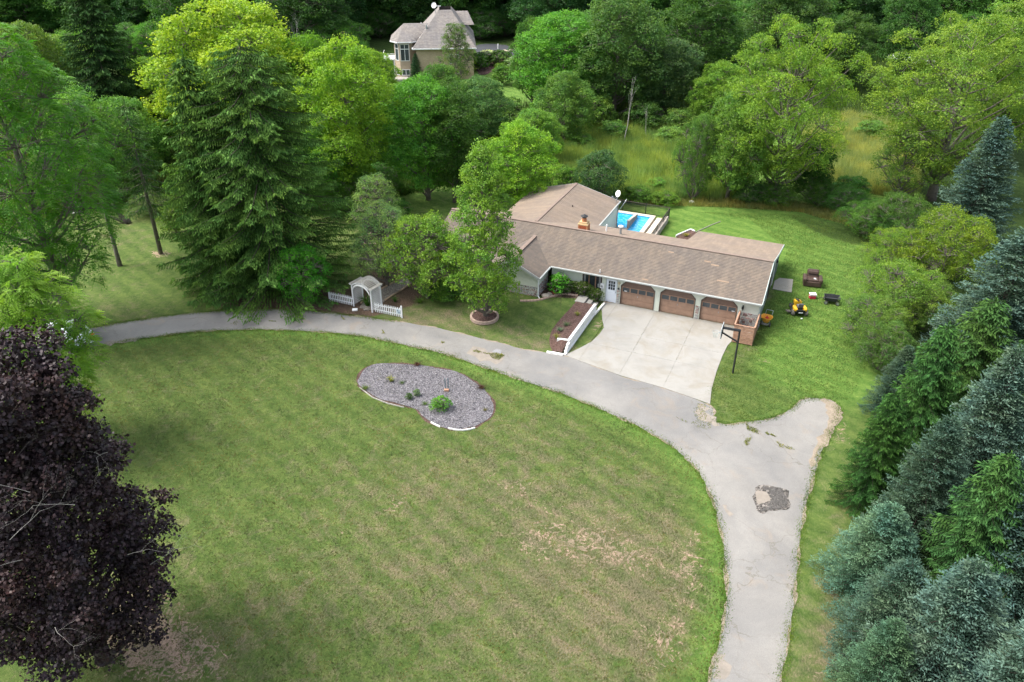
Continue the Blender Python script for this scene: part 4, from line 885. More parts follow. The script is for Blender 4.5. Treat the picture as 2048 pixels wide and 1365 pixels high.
# middle distance woodland
mid = [('oak', 1130, 235, 20, 95, MG, 'dense mid green tree right of the far lawn'), ('maple', 1065, 210, 30, 45, (.06, .12, .025), 'narrow green tree beside the far lawn'),
 ('oak', 1235, 240, -20, 95, (.07, .12, .035), 'tall grey-green tree behind the dead trunks'), ('tall', 1330, 240, 70, 75, (.065, .105, .045), 'bluish green tree above the reeds'),
 ('oak', 1400, 200, -30, 85, (.045, .09, .02), 'dark green tree left of the big spreading tree'), ('maple', 1130, 290, 140, 60, (.09, .15, .035), 'light green bushy tree left of the reed bed'),
 ('shrub', 1190, 262, 185, 45, (.10, .155, .035), 'pale green shrub at the head of the reed bed'), ('shrub', 1290, 262, 200, 40, (.065, .115, .03), 'dark shrub between the dead trunks'),
 ('shrub', 1360, 270, 215, 38, (.10, .15, .035), 'pale shrub beside the reed bed'), ('maple', 960, 290, 150, 60, (.085, .145, .055), 'silvery green tree below the far house'),
 ('maple', 880, 280, 125, 60, (.075, .135, .03), 'green tree just below the far house wall'), ('shrub', 1010, 250, 190, 40, (.10, .16, .04), 'leafy shrub at the foot of the far lawn'),
 ('maple', 740, 230, 95, 60, (.15, .22, .025), 'yellow-green tree left of the far house'), ('maple', 800, 270, 165, 50, (.13, .20, .028), 'yellow-green bush tree below the far balcony'),
 ('shrub', 720, 330, 215, 45, (.13, .19, .03), 'yellow-green shrub below the ash tree'), ('shrub', 1005, 170, 128, 26, (.09, .16, .03), 'rounded shrub at the corner of the far house'),
 ('tall', 1700, 190, 20, 50, (.05, .09, .022), 'dark tree behind the big spreading tree'), ('oak', 1560, 170, -60, 90, (.05, .09, .025), 'dark green tree at the top behind the yellow crown'),
 ('oak', 1820, 150, -40, 60, (.045, .10, .025), 'bright-leaved tree behind the parked white cars'), ('oak', 60, 330, 40, 90, (.10, .14, .03), 'pale green tree behind the tall feathery tree'),
 ('maple', 300, 310, 110, 75, (.11, .18, .03), 'light green tree between the top left spruce and the maple'), ('oak', 1030, 60, -120, 60, (.035, .08, .022), 'dark tree above the far driveway'),
 ('oak', 400, 130, -90, 90, (.045, .10, .02), 'green tree at the top behind the round maple'), ('oak', 620, 120, -80, 90, (.035, .075, .02), 'dark tree behind the bare grey one')]
for t_, u, v, vt, hw, c, lb in mid: tree(t_, (u, v), vt, hw, c, 'shrub' if t_ == 'shrub' else 'tree', lb, cat='shrub' if t_ == 'shrub' else 'tree')
for k, (t_, u, v, vt, hw, c, lb) in enumerate([
 ('maple', 560, 300, 150, 60, (.13, .22, .028), 'yellow-green tree behind the shoulder of the huge spruce'), ('maple', 640, 430, 250, 60, (.08, .17, .028), 'green tree filling the gap right of the huge spruce'),
 ('oak', 790, 330, 200, 55, (.10, .19, .03), 'fresh green tree between the ash and the dense oak'), ('maple', 250, 380, 190, 80, (.10, .18, .04), 'fresh light green tree behind the slender trunk'),
 ('tall', 140, 300, 60, 70, (.12, .18, .04), 'pale green tree beside the top left spruce'), ('shrub', 390, 420, 320, 60, (.09, .16, .03), 'leafy shrub behind the narrower spruce'),
 ('maple', 1070, 330, 215, 55, (.13, .21, .04), 'light green tree above the lime maple'), ('shrub', 1100, 260, 175, 45, (.10, .18, .04), 'bright shrub below the far lawn edge'),
 ('oak', 1180, 200, 20, 70, (.075, .15, .045), 'tall soft green tree above the reed head'), ('maple', 1290, 215, 60, 65, (.08, .15, .04), 'full green tree behind the short dead trunk'),
 ('maple', 1440, 260, 120, 60, (.12, .19, .03), 'yellowish green tree left of the spreading crown'), ('oak', 1660, 170, 30, 70, (.07, .14, .03), 'green tree behind the right of the spreading crown'),
 ('tall', 1960, 300, 0, 90, (.12, .19, .035), 'tall yellow-green tree left of the corner crown'),
 ('oak', 1480, 130, 0, 70, (.06, .13, .03), 'green tree at the top between two bare crowns'), ('shrub', 905, 215, 165, 40, (.16, .24, .035), 'yellow-green shrub below the brick wall'),
 ('shrub', 845, 215, 165, 40, (.13, .22, .03), 'bright shrub below the small spruce of the far house'), ('shrub', 970, 225, 180, 40, (.11, .20, .035), 'green shrub right below the brick corner')]):
    tree(t_, (u, v), vt, hw, c, 'shrub' if t_ == 'shrub' else 'tree', lb, cat='shrub' if t_ == 'shrub' else 'tree')
# the wood behind
wr = random.Random(9)
wood_label = {(True, True): 'fresher green tree along the near edge of the wood behind', (True, False): 'fresher green tree deep in the wood behind', (False, True): 'dark leafy tree along the near edge of the wood behind', (False, False): 'dark leafy tree deep in the wood behind'}
for row, (v, st) in enumerate(((92, 88), (70, 80), (48, 76), (20, 80))):
    u = -120+row*31
    while u < 2200:
        uu = u+wr.uniform(-18, 18)
        if not (row == 0 and (760 < uu < 1080 or 1730 < uu < 1880)):
            p = G(uu, v); H = wr.uniform(15, 21); c = wr.choice([VD, DG, (.032, .07, .024), (.05, .11, .024), (.065, .13, .035)])
            tree(wr.choice(['oak', 'tall', 'maple', 'oak']), (uu, v), 0, 0, c, 'forest_tree', wood_label[c[0] > .035 or c[1] > .09, row < 2], group='trees of the wood behind the houses', H=H, R=H*wr.uniform(.40, .5))
        u += st
tree('blue', (832, 160), 106, 15, (.06, .105, .055), 'spruce_tree', 'small conical spruce against the far brick house')
tree('airy', (912, 178), 40, 38, (.085, .12, .04), 'slender_tree', 'thin-crowned tree standing in front of the far brick house')
for i, u in enumerate(range(-60, 2140, 62)):
    if 745 < u < 1075 or 1735 < u < 1870: continue
    v = 118+wr.uniform(-12, 14); p = G(u, v)
    tree('thicket', (u, v), 0, 0, wr.choice([MG, BR, (.07, .15, .03), (.06, .13, .035), (.10, .19, .03)]), 'understorey_shrub', 'leafy shrub growing along the foot of the wood', cat='shrub', group='shrubs along the foot of the wood', H=wr.uniform(5, 8), R=wr.uniform(4, 6))
for i, u in enumerate(range(560, 1120, 50)):
    p = G(u, 74); tree('thicket', (u, 74+wr.uniform(-4, 6)), 0, 0, wr.choice([DG, (.03, .085, .025), (.04, .10, .025)]), 'understorey_shrub', 'dark leafy shrub in the shade behind the far brick house', cat='shrub', group='shrubs behind the far brick house', H=wr.uniform(5, 8), R=wr.uniform(4, 6))
for u, v, H, c, lb in ((1160, 300, 2.2, (.12, .20, .05), 'small pale bush standing in the left of the reeds'), (1225, 280, 2.6, (.09, .16, .045), 'rounded bush at the back of the reeds by the dead trunk'), (1385, 330, 3.0, (.10, .19, .04), 'bush at the right end of the left reed bed'), (1340, 290, 2.4, (.14, .21, .06), 'pale bush between reeds and wood'), (1665, 300, 2.0, (.22, .25, .04), 'small yellow sapling in the right reeds'), (1740, 280, 2.6, (.12, .19, .05), 'bush at the back of the right reeds'), (1700, 395, 2.4, (.06, .14, .03), 'dark bush where the right reeds meet the lawn'), (1310, 385, 1.6, (.10, .19, .04), 'low bush at the near edge of the reeds')):
    tree('shrub', (u, v), 0, 0, c, 'shrub', lb, cat='shrub', H=H, R=H*.8)
# bare and dead trees
dead1 = bare('dead_tree', 3, 12, .42, .16, 4); dead2 = bare('dead_tree', 5, 10, .3, .12, 3); dead3 = bare('dead_tree', 8, 12, .5, .14, 5)
def deadtree(me_, b, vt, label, h0, cat='dead tree'):
    p = G(*b); H = top_z(p[0], p[1], vt); o = bpy.data.objects.new('dead_tree', me_); COL.objects.link(o); o.location = p; o.scale = (H/h0*.8,)*2+(H/h0,); o.rotation_euler = (0, 0, rng_rot()); prop(o, label, cat)
deadtree(dead2, (1215, 215), 130, 'bare grey dead tree left of the pale dead trunk', 10); deadtree(dead2, (1248, 290), 145, 'pale dead trunk standing alone at the reed bed', 10)
deadtree(dead2, (1292, 285), 200, 'short pale dead trunk at the back of the reeds', 10); deadtree(dead3, (605, 150), 5, 'bare grey leafless tree among the top trees', 13)
deadtree(dead3, (1600, 90), -25, 'bare grey leafless crown at the top behind the yellow tree', 13)
# bare twigs showing through the purple maple
tw_ = bare('bare_twigs', 21, 3.0, .8, .009, 5, M_deadwood)
pm = bpy.data.objects['maple_tree']
for k, (u, v, zz) in enumerate(((60, 985, 12.2), (150, 1010, 12.4), (45, 1120, 10.5), (215, 905, 11.6), (110, 1255, 8.0), (255, 1110, 8.4), (300, 1130, 6.4), (20, 1080, 11.2))):
    q = atz(u, v, zz); o = bpy.data.objects.new('bare_branch', tw_); COL.objects.link(o); o.parent = pm
    loc = pm.matrix_basis.inverted() @ Vector(q) if False else None
    M_ = (Matrix.Translation(pm.location) @ pm.rotation_euler.to_matrix().to_4x4() @ Matrix.Diagonal((*pm.scale, 1))).inverted()
    o.matrix_basis = M_ @ (Matrix.Translation(Vector(q)) @ Matrix.Rotation(rad(-50+30*k), 4, 'Z') @ Matrix.Rotation(rad(62), 4, 'X'))

# ------------------------------------------------------------------ reeds, weeds and grass edges (stuff)
def blades(name, P, h, w_, color, label, lean=.25, seed=1, kind='stuff'):
    rng = np.random.default_rng(seed); n = len(P); a = rng.uniform(0, 6.28, n); B = np.stack([np.cos(a), np.sin(a), np.zeros(n)], 1)*(w_/2)
    cl_ = .5+.5*np.sin(P[:, 0]*1.7+2*np.sin(P[:, 1]*1.1))*np.sin(P[:, 1]*1.5+P[:, 0]*.6); hh = h*rng.uniform(.5, 1.1, n)*(.65+.6*cl_); tip = P+np.stack([rng.normal(0, lean, n), rng.normal(0, lean, n), np.ones(n)], 1)*hh[:, None]
    V = np.stack([P-B, P+B, tip], 1).reshape(-1, 3)
    o = link(name, npmesh(name, V, 3, np.repeat(np.clip(.5+.45*np.sin(P[:, 0]*.9+1.3*np.sin(P[:, 1]*.7))*np.sin(P[:, 1]*.8+P[:, 0]*.35)+rng.normal(0, .28, n), 0, 1), 3), M_leaf)); o.color = (*color, 1); return prop(o, label, kind=kind)
def scatter(poly, n, rng):
    P = np.array(poly); lo, hi = P.min(0), P.max(0); out = []
    q = rng.uniform(lo, hi, (n*4, 2)); inside = np.zeros(len(q), bool)
    for i in range(len(P)):
        a, b = P[i], P[(i+1) % len(P)]
        c = ((a[1] > q[:, 1]) != (b[1] > q[:, 1])) & (q[:, 0] < (b[0]-a[0])*(q[:, 1]-a[1])/(b[1]-a[1]+1e-12)+a[0]); inside ^= c
    q = q[inside][:n]; return np.column_stack([q, zg(q[:, 0], q[:, 1])])
rg = np.random.default_rng(3)
P = scatter(poly_px([(1105,385),(1115,262),(1190,250),(1300,262),(1400,272),(1520,330),(1460,398),(1330,402),(1260,400)]), 80000, rg)
blades('marsh_reeds', P, 1.5, .065, (.20, .30, .09), 'tall green marsh reeds behind the pool', .16, 1)
P = scatter(poly_px([(1620,395),(1600,262),(1700,235),(1830,262),(1840,400),(1700,385)]), 56000, rg)
blades('marsh_reeds', P, 1.5, .065, (.27, .33, .13), 'pale tawny reeds between the spreading trees at right', .16, 2)
P = scatter(poly_px([(1240,405),(1300,400),(1460,402),(1600,408),(1700,432),(1790,470),(1830,520),(1815,540),(1770,492),(1690,450),(1600,425),(1460,416),(1330,412)]), 16000, rg)
blades('rough_grass', P, .55, .05, (.20, .22, .075), 'rough unmown grass and weeds along the back lawn edge', .35, 3)
P = scatter(poly_px([(560,440),(690,330),(1100,250),(1110,380),(1000,400),(930,380),(880,372),(800,395),(740,420)]), 22000, rg)
blades('undergrowth', P, 1.1, .12, (.05, .10, .022), 'low green undergrowth beneath the middle trees', .35, 4)
P = scatter(poly_px([(1480,100),(1040,215),(1100,262),(1400,275),(1620,240),(1900,260),(2100,300),(2100,90)]), 26000, rg)
blades('undergrowth', P, 1.3, .16, (.055, .10, .025), 'low green undergrowth behind the reed beds', .35, 5)
P = scatter(poly_px([(-60,480),(-60,250),(380,250),(420,420),(330,440),(285,405),(200,405),(120,440)]), 20000, rg)
blades('undergrowth', P, 1.0, .12, (.08, .12, .035), 'pale weeds and scrub beyond the left lawn', .35, 6)
def along(P, n, off, jit, rng):
    P = np.array(P); s = np.r_[0, np.cumsum(np.hypot(*np.diff(P, axis=0).T))]; t = rng.uniform(0, s[-1], n)
    return np.column_stack([np.interp(t, s, P[:, 0])+rng.normal(0, jit, n), np.interp(t, s, P[:, 1])+rng.normal(0, jit, n), np.zeros(n)+off])
P = np.vstack([along(IN[2:], 16000, .0, .16, rg), along(OUT[2:22], 8000, 0, .16, rg), along(OUT[30:], 9000, 0, .16, rg)])
blades('edge_grass', P, .09, .035, (.085, .16, .025), 'ragged grass fringe along both edges of the driveway', .6, 7)
P = np.vstack([scatter(ragged(poly_px(q), .22, .3, 4), n//2, rg) for q, n in (
  ([(946,700),(960,702),(985,706),(1000,711),(999,718),(985,716),(965,710)], 1500), ([(1500,846),(1520,862),(1516,870),(1498,852)], 500), ([(1534,862),(1550,872),(1548,877),(1532,868)], 350),
  ([(1503,872),(1510,872),(1502,892),(1497,894)], 350), ([(1560,880),(1590,898),(1588,902),(1558,885)], 250), ([(1345,838),(1405,856),(1420,845),(1412,812),(1395,820),(1370,850)], 700),
  ([(688,630),(692,633),(690,642),(684,641)], 150), ([(766,662),(772,660),(768,670),(760,668)], 150), ([(478,625),(483,627),(474,648),(468,648)], 200), ([(538,640),(550,641),(552,646),(540,645)], 150),
  ([(884,684),(890,684),(888,688),(882,687)], 60))])
blades('crack_weeds', P+np.array([0, 0, .02]), .09, .045, (.17, .20, .06), 'grass and weeds growing in the cracks of the drive', .7, 8)
P = np.vstack([along(np.array([(2.98, y) for y in (-1, -9.6)]), 90, .03, .03, rg), along(np.array([(6.19, y) for y in (-1, -10.2)]), 110, .03, .03, rg), along(np.array([(x, -4.36) for x in (0, 9)]), 40, .03, .03, rg), along(np.array([(x, -6.86) for x in (0, 9)]), 40, .03, .03, rg)])
blades('joint_weeds', P, .05, .04, (.12, .12, .04), 'small weeds sprouting from the joints of the concrete', .7, 9)
# lawn texture: short tufts over the near lawn
P = scatter([tuple(p) for p in IN[2:]]+[tuple(atz(100, 1460)[:2]), tuple(atz(-60, 1000)[:2])], 90000, rg)
o = blades('lawn_tufts', P, .075, .05, (.09, .10, .035), 'short grass tufts over the round front lawn', .9, 10)
P = scatter(poly_px([(1425,840),(1400,800),(1470,695),(1520,660),(1575,500),(1500,440),(1400,425),(1600,430),(1740,480),(1800,600),(1700,800),(1600,800),(1500,840)]), 42000, rg)
blades('lawn_tufts', P, .075, .05, (.07, .12, .025), 'short bright grass tufts over the right side lawn', .9, 11)

# ------------------------------------------------------------------ beds, walls and paths
def flat_thing(name, P, z, m, label): return sheet(name, P, z, m, label)
gb = poly_px([(717,757),(735,735),(775,728),(830,731),(880,738),(920,748),(945,762),(965,778),(980,795),(986,812),(984,828),(968,845),(940,857),(905,859),(870,850),(848,836),(835,820),(808,812),(775,803),(745,792),(724,776)])
gb2 = ragged(gb, .05, .3, 4)
sheet('gravel_bed', gb2, .035, M_gravel, 'kidney-shaped bed of lilac-grey gravel in the round lawn')
sheet('bed_rim', ragged(gb, .06, .3, 6, grow=.13), .006, M_mulch, 'dark soil rim round the gravel bed')
P = scatter(gb, 9000, rg); mbv = []
rr_ = np.random.default_rng(6); n = len(P); s_ = rr_.uniform(.02, .05, n)
A = P+np.array([0, 0, .03]); e1 = unit(rr_.normal(0, 1, (n, 3)))*s_[:, None]; e2 = unit(rr_.normal(0, 1, (n, 3)))*s_[:, None]; e3 = np.zeros((n, 3)); e3[:, 2] = s_*1.1
Vg = np.concatenate([np.stack([A+e1, A+e2, A+e3], 1), np.stack([A+e2, A-e1, A+e3], 1), np.stack([A-e1, A-e2, A+e3], 1), np.stack([A-e2, A+e1, A+e3], 1)]).reshape(-1, 3)
o = link('gravel', npmesh('gravel', Vg, 3, None, M_gravel)); prop(o, 'loose lilac-grey stones scattered in the kidney-shaped bed', kind='stuff')
def strip_edge(pts, m, name, label, h_=.10, w_=.04, group=None):
    mb = MB(); Q = [G(*p) for p in pts]
    for a, b in zip(Q[:-1], Q[1:]): mb.beam((a[0], a[1], h_/2-.01), (b[0], b[1], h_/2-.01), w_, h_)
    return prop(mb.build(name, m), label, 'edging', group)
strip_edge([(862,846),(871,851),(880,855)], M_wpaint, 'bed_edging', 'short white edging piece at the bottom of the gravel bed', .10, .07)
strip_edge([(896,858),(910,861),(925,862),(940,860),(950,857)], M_wpaint, 'bed_edging', 'longer white edging strip curving round the gravel bed', .10, .07)
strip_edge([(719,776),(745,796),(775,808),(808,816)], M_greywood, 'bed_edging', 'weathered brown edging on the left of the gravel bed', .08, .04)
for k, (u, lb) in enumerate(((891, 'left'), (897, 'right'))):
    p = G(u, 781); MB().tube([(p[0], p[1], 0), (p[0], p[1], top_z(p[0], p[1], 757))], .035, 6).build('metal_post', mat('post_teal', (.09, .14, .16), .5))
    prop(bpy.data.objects['metal_post' if k == 0 else 'metal_post.001'], lb+' of the two slim grey posts in the gravel bed', 'post')
p = G(893, 783); prop(MB().box((p[0], p[1], .1), (.3, .2, .12), .3).build('brick_block', M_cedar), 'orange brick at the foot of the two grey posts', 'brick')
tree('bush', (880, 818), 775, 21, (.09, .19, .03), 'leafy_bush', 'leafy bright green bush in the gravel bed', cat='bush', H=.95, R=.72)
tree('bush', (818, 799), 787, 8, (.045, .10, .02), 'small_bush', 'small dark green cushion plant in the gravel bed', cat='bush')
tree('bush', (833, 792), 778, 8, (.12, .17, .09), 'small_bush', 'small pale grey-green plant in the gravel bed', cat='bush')
tf1 = tuft('leaf_tuft', 1, 46, .5, .32, .05); tf2 = tuft('leaf_tuft_fine', 2, 70, .32, .40, .035)
def tuftat(me_, u, v, c, s, label, z=0.): 
    p = G(u, v); o = bpy.data.objects.new('garden_plant', me_); COL.objects.link(o); o.location = (p[0], p[1], p[2]+z); o.scale = (s, s, s); o.color = (*c, 1); return prop(o, label, 'plant')
tuftat(tf1, 782, 764, (.24, .25, .05), .9, 'yellow-green tuft near the left end of the gravel bed')
tuftat(tf2, 731, 779, (.10, .16, .05), .8, 'small weed at the left tip of the gravel bed')
tuftat(tf2, 804, 768, (.10, .15, .07), .6, 'faint weed in the middle of the gravel bed')
tuftat(tf2, 850, 810, (.10, .17, .05), .6, 'flat weed left of the leafy bush'); tuftat(tf2, 970, 822, (.13, .13, .06), .5, 'dry weed at the right end of the gravel bed')
tuftat(tf2, 835, 732, (.07, .035, .03), .9, 'dark dead clump on the upper rim of the gravel bed'); tuftat(tf2, 963, 778, (.07, .04, .03), .9, 'dark dead clump on the right rim of the gravel bed')
# plants left by the arbour
tuftat(tf1, 790, 604, (.07, .16, .03), 1.0, 'green clump behind the right picket fence'); tuftat(tf2, 840, 606, (.08, .17, .03), 1.3, 'low green clump right of the picket fence')
# mulch bed with retaining wall
bed = thing('raised_bed', 'raised mulch bed held by a low white block wall beside the drive', 'garden bed')
mb = MB(); rowsN, colsN = 26, 8; r_ = random.Random(2)
wx = [(-3.25, -1.95), (-3.35, -3.5), (-3.55, -5.2), (-3.6, -6.3), (-3.35, -7.4), (-2.95, -8.3), (-2.35, -9.15)]
def wxat(y):
    for a, b in zip(wx[:-1], wx[1:]):
        if b[1] <= y <= a[1]: return a[0]+(b[0]-a[0])*(y-a[1])/(b[1]-a[1])
    return wx[-1][0] if y < wx[-1][1] else wx[0][0]
for i in range(rowsN+1):
    y = -1.95-i*(9.2-1.95)/rowsN; x0 = wxat(y)
    for j in range(colsN+1):
        t = j/colsN; x = x0+(-1.62-x0)*t; z0 = float(zg(x0, y)) if j == 0 else float(zg(x0, y))+.03
        zt = (.60 if i < rowsN-4 else .60-.36*((i-rowsN+4)/4)); mb.v.append((x, y, z0+(zt-z0)*min(1, t*1.5)**.8+(r_.uniform(-.025, .03) if 0 < j < colsN else (-.06 if j == 0 else 0))))
for i in range(rowsN):
    for j in range(colsN): a = i*(colsN+1)+j; mb.f.append((a, a+colsN+1, a+colsN+2, a+1))
mb.build('mulch', M_mulch, bed, smooth=True)
blk = MB().box((0, 0, 0), (.42, .17, .125)).mesh('block'); blk.materials.append(M_wpaint)
n_b = 0
for r in range(5):
    for k in range(17):
        y = -2.1-.21*(r % 2)-k*.43
        if y < -9.2+r*.28: continue
        o = link('block', blk, None, bed); o.location = (-1.50+.018*(4-r)+random.uniform(-.012, .012), y, .07+r*.13); o.rotation_euler = (random.uniform(-.02, .02), 0, rad(90)+random.uniform(-.03, .03))
for r in range(2, 5):
    for k in range(2):
        o = link('block', blk, None, bed); o.location = (-1.78-.42*k, -8.02-.06*k, .07+r*.13); o.rotation_euler = (0, 0, rad(8)+.1*k)
for k in range(3):
    o = link('block', blk, None, bed); o.location = (-1.72-.4*k, -9.25-.04*k, .08); o.rotation_euler = (0, 0, rad(3))
mb = MB(); mb.beam((-1.36, -2.2, .06), (-1.36, -9.1, .06), .12, .12); mb.beam((-1.5, -2.0, .67), (-1.52, -8.1, .67), .20, .05); mb.build('coping', M_white, bed)
MB().beam((-1.16, -.55, .12), (-1.30, -2.6, .12), .14, .16).build('kerb_board', M_wpaint, bed)
def bedplant(me_, u, v, c, s, label):
    p = atz(u, v, .6); o = bpy.data.objects.new('garden_plant', me_); COL.objects.link(o); o.location = (p[0], p[1], .52); o.scale = (s, s, s); o.color = (*c, 1); prop(o, label, 'plant')
bedplant(tf1, 1155, 631, (.22, .24, .05), .8, 'yellow-green spiky plant at the top of the mulch bed'); bedplant(tf1, 1113, 676, (.20, .22, .05), .85, 'yellow-green spiky plant at the bottom of the mulch bed')
bedplant(tf2, 1133, 650, (.10, .15, .08), .9, 'grey-green tuft in the middle of the mulch bed, upper of two'); bedplant(tf2, 1120, 660, (.13, .20, .13), .85, 'pale bluish tuft in the mulch bed, lower of two')
# steps
st = thing('garden_steps', 'pale concrete steps dropping from the front lawn to the apron', 'steps')
mb = MB(); mb.bb((-3.25, -1.9, -.1), (-2.45, -.75, .56)); mb.build('landing', M_conc, st, bevel=.02)
for k, (x0, x1, z) in enumerate(((-2.44, -1.99, .40), (-1.98, -1.60, .22))): MB().bb((x0, -1.85, -.1), (x1, -.75, z)).build('step', M_conc, st, bevel=.02)
# front bed edging bricks
eb = thing('brick_edging', 'curving row of pinkish bricks edging the front planting bed', 'edging')
EP = [G(*p) for p in ((1043,603),(1056,603),(1070,602.5),(1085,599.5),(1101.5,594.5),(1118.5,590),(1132,589.5),(1143,590.5),(1157,592.5))]
brk = MB().box((0, 0, 0), (.25, .15, .12)).mesh('brick'); brk.materials.append(M_blockpink)
s = [0]
for a, b in zip(EP[:-1], EP[1:]): s.append(s[-1]+math.hypot(b[0]-a[0], b[1]-a[1]))
E0 = np.array(EP); t = 0
while t < s[-1]:
    x = np.interp(t, s, E0[:, 0]); y = np.interp(t, s, E0[:, 1]); x2 = np.interp(t+.1, s, E0[:, 0]); y2 = np.interp(t+.1, s, E0[:, 1])
    o = link('brick', brk, None, eb); o.location = (x, y, float(zg(x, y))+.05); o.rotation_euler = (0, 0, math.atan2(y2-y, x2-x)+random.uniform(-.12, .12)) if t < s[-1]-.1 else (0, 0, .2)
    t += .28
for u, v, rr_2, lb in ((1091, 594, .30, 'larger flat tan boulder in the front bed near the downspout'), (1100, 589.5, .20, 'smaller round tan boulder in the front bed')):
    p = G(u, v); prop(MB().blob((p[0], p[1], p[2]+rr_2*.35), (rr_2*1.2, rr_2, rr_2*.6), 10, 7, .1, int(u)).build('boulder', M_boulder, smooth=True), lb, 'boulder')
# pagoda
p = G(1108, 587); mb = MB()
prof = [(.20, 0), (.22, .05), (.16, .08), (.12, .12), (.26, .20), (.10, .24), (.09, .31), (.21, .38), (.08, .42), (.07, .48), (.15, .54), (.05, .60), (.02, .74)]
mb.lathe(prof, (0, 0, 0), 8); o = mb.build('pagoda_ornament', M_pagoda); o.location = p; prop(o, 'small red tiered pagoda ornament in the front bed', 'garden ornament')
p = G(1121.5, 619); prop(MB().tube([(p[0], p[1], p[2]), (p[0], p[1], p[2]+1.15)], .012, 5).build('garden_stake', M_darktrim), 'thin dark stake standing on the front lawn', 'stake')
tree('hedge', (1150, 588), 0, 0, (.055, .082, .014), 'yew_hedge', 'clipped dark hedge with rusty top under the front window', cat='hedge', H=1.2, R=.95, xy=(-3.2, -.55), rz=0).scale[1] *= .6
tree('hedge', (1150, 588), 0, 0, (.028, .055, .012), 'yew_hedge', 'darker hedge tucked left of the front window', cat='hedge', H=1.25, R=1.0, xy=(-4.6, -.75))
tree('hedge', (1190, 600), 0, 0, (.06, .088, .014), 'yew_hedge', 'rounded dark hedge left of the white entry door', cat='hedge', H=1.3, R=.72, xy=(-2.02, -.52), rz=0).scale[1] *= .7
tree('bush', (1110, 580), 0, 0, (.07, .20, .02), 'leafy_bush', 'bright green leafy bush in the inner corner of the house', cat='bush', H=1.75, R=1.05, xy=(-5.0, -.9))
# tree rings
blk2 = MB().box((0, 0, 0), (.30, .17, .11)).mesh('block'); blk2.materials.append(M_block)
def ring(c, r, n, rows, label, soil=True):
    o0 = thing('tree_ring', label, 'tree ring', (c[0], c[1], c[2]))
    for k in range(rows):
        for i in range(n):
            a = 2*math.pi*(i+.5*k)/n; o = link('block', blk2, None, o0); o.location = (r*math.cos(a), r*math.sin(a), .05+k*.11); o.rotation_euler = (0, 0, a+math.pi/2)
    MB().lathe([(r*.98, 0), (r*.9, rows*.09), (.3, rows*.1+.02)], (0, 0, 0), 20).build('soil', M_mulch, o0)
ring(G(969, 636), 1.05, 21, 2, 'round ring of tan blocks round the pear tree'); ring(G(750, 478), 1.3, 24, 1, 'ring of pale blocks round a small tree left of the house')
tree('airy', (752, 478), 355, 55, (.14, .195, .075), 'crabapple_tree', 'grey-green twiggy tree growing from the pale block ring', H=6.5)
# path with log borders
pth = thing('garden_path', 'gravel path with log borders running from the arbour to the house', 'path')
PP = poly_px([(718,617),(748,622),(771,602),(826,568),(811,556),(762,579),(733,598)])
mb = MB(); mb.add([(a, b, .03+float(zg(a, b))) for a, b in PP], [tuple(range(len(PP)))]); o = mb.build('path_gravel', M_pathstone, pth)
if o.data.polygons[0].normal.z < 0: o.data.flip_normals()
for pts in (((722,608),(733,598),(745,590)), ((762,579.5),(786,567.5),(809,556)), ((770,602),(784,593),(800,584)), ((800,584),(812,575),(826,567))):
    Q = [G(*q) for q in pts]; MB().tube([(q[0], q[1], q[2]+.07) for q in Q], .075, 8).build('log', M_log, pth, smooth=True)
# flagstones by the arbour
for u, v, lb in ((710, 621, 'pale flat stone at the left foot of the arbour'), (733, 620, 'grey flat stone at the mouth of the path')):
    p = G(u, v); prop(MB().box((p[0], p[1], .06), (.42, .34, .09), .5).build('flagstone', M_skinlid if u < 720 else M_pathstone, bevel=.02), lb, 'stone')

# ------------------------------------------------------------------ arbour and picket fences
A0, A1, AB = G(708, 613), G(745, 625.5), G(730.5, 597)
ang = math.atan2(A1[1]-A0[1], A1[0]-A0[0]); AW = math.hypot(A1[0]-A0[0], A1[1]-A0[1]); AD = 1.15
arb = thing('arbour', 'white lattice garden arbour with weathered slatted roof', 'arbour', (A0[0], A0[1], 0), ang)
for x in (0, AW):
    for y in (0, AD): MB().bb((x-.045, y-.045, 0), (x+.045, y+.045, 2.0)).build('post', M_white, arb, bevel=.008)
def prof_z(t): 
    q = (t-AW/2)/(AW/2); return 2.05+.36*max(0, math.cos(q*math.pi/2*1.15))**.9 if abs(q) < .87 else 2.05+.36*max(0, math.cos(.87*math.pi/2*1.15))**.9
for y in (-.05, AD+.05):
    mb = MB(); n = 18; xs = [-.16+(AW+.32)*i/n for i in range(n+1)]
    up = [(x, prof_z(x)) for x in xs]; lo = []
    for x in xs:
        q = (x-AW/2)/(AW/2-.06); lo.append((x, 1.28+.80*math.sqrt(max(0, 1-q*q)) if abs(q) < 1 else prof_z(x)-.14))
    for i in range(n):
        a, b, c, d = up[i], up[i+1], lo[i+1], lo[i]
        zc = max(min(c[1], b[1]-.08), 1.28); zd = max(min(d[1], a[1]-.08), 1.28)
        hi_a, hi_b = min(a[1], zd+.15), min(b[1], zc+.15)
        mb.beam((a[0], y, a[1]-.05), (b[0], y, b[1]-.05), .05, .10)
        if not (.02 < a[0] < AW-.02 and .02 < b[0] < AW-.02): continue
        a, b = (a[0], hi_a), (b[0], hi_b)
        mb.add([(a[0], y-.025, a[1]), (b[0], y-.025, b[1]), (c[0], y-.025, zc), (d[0], y-.025, zd), (a[0], y+.025, a[1]), (b[0], y+.025, b[1]), (c[0], y+.025, zc), (d[0], y+.025, zd)], [(3, 2, 1, 0), (4, 5, 6, 7), (0, 1, 5, 4), (2, 3, 7, 6)])
    mb.build('arch_board', M_white, arb)
ns = 19
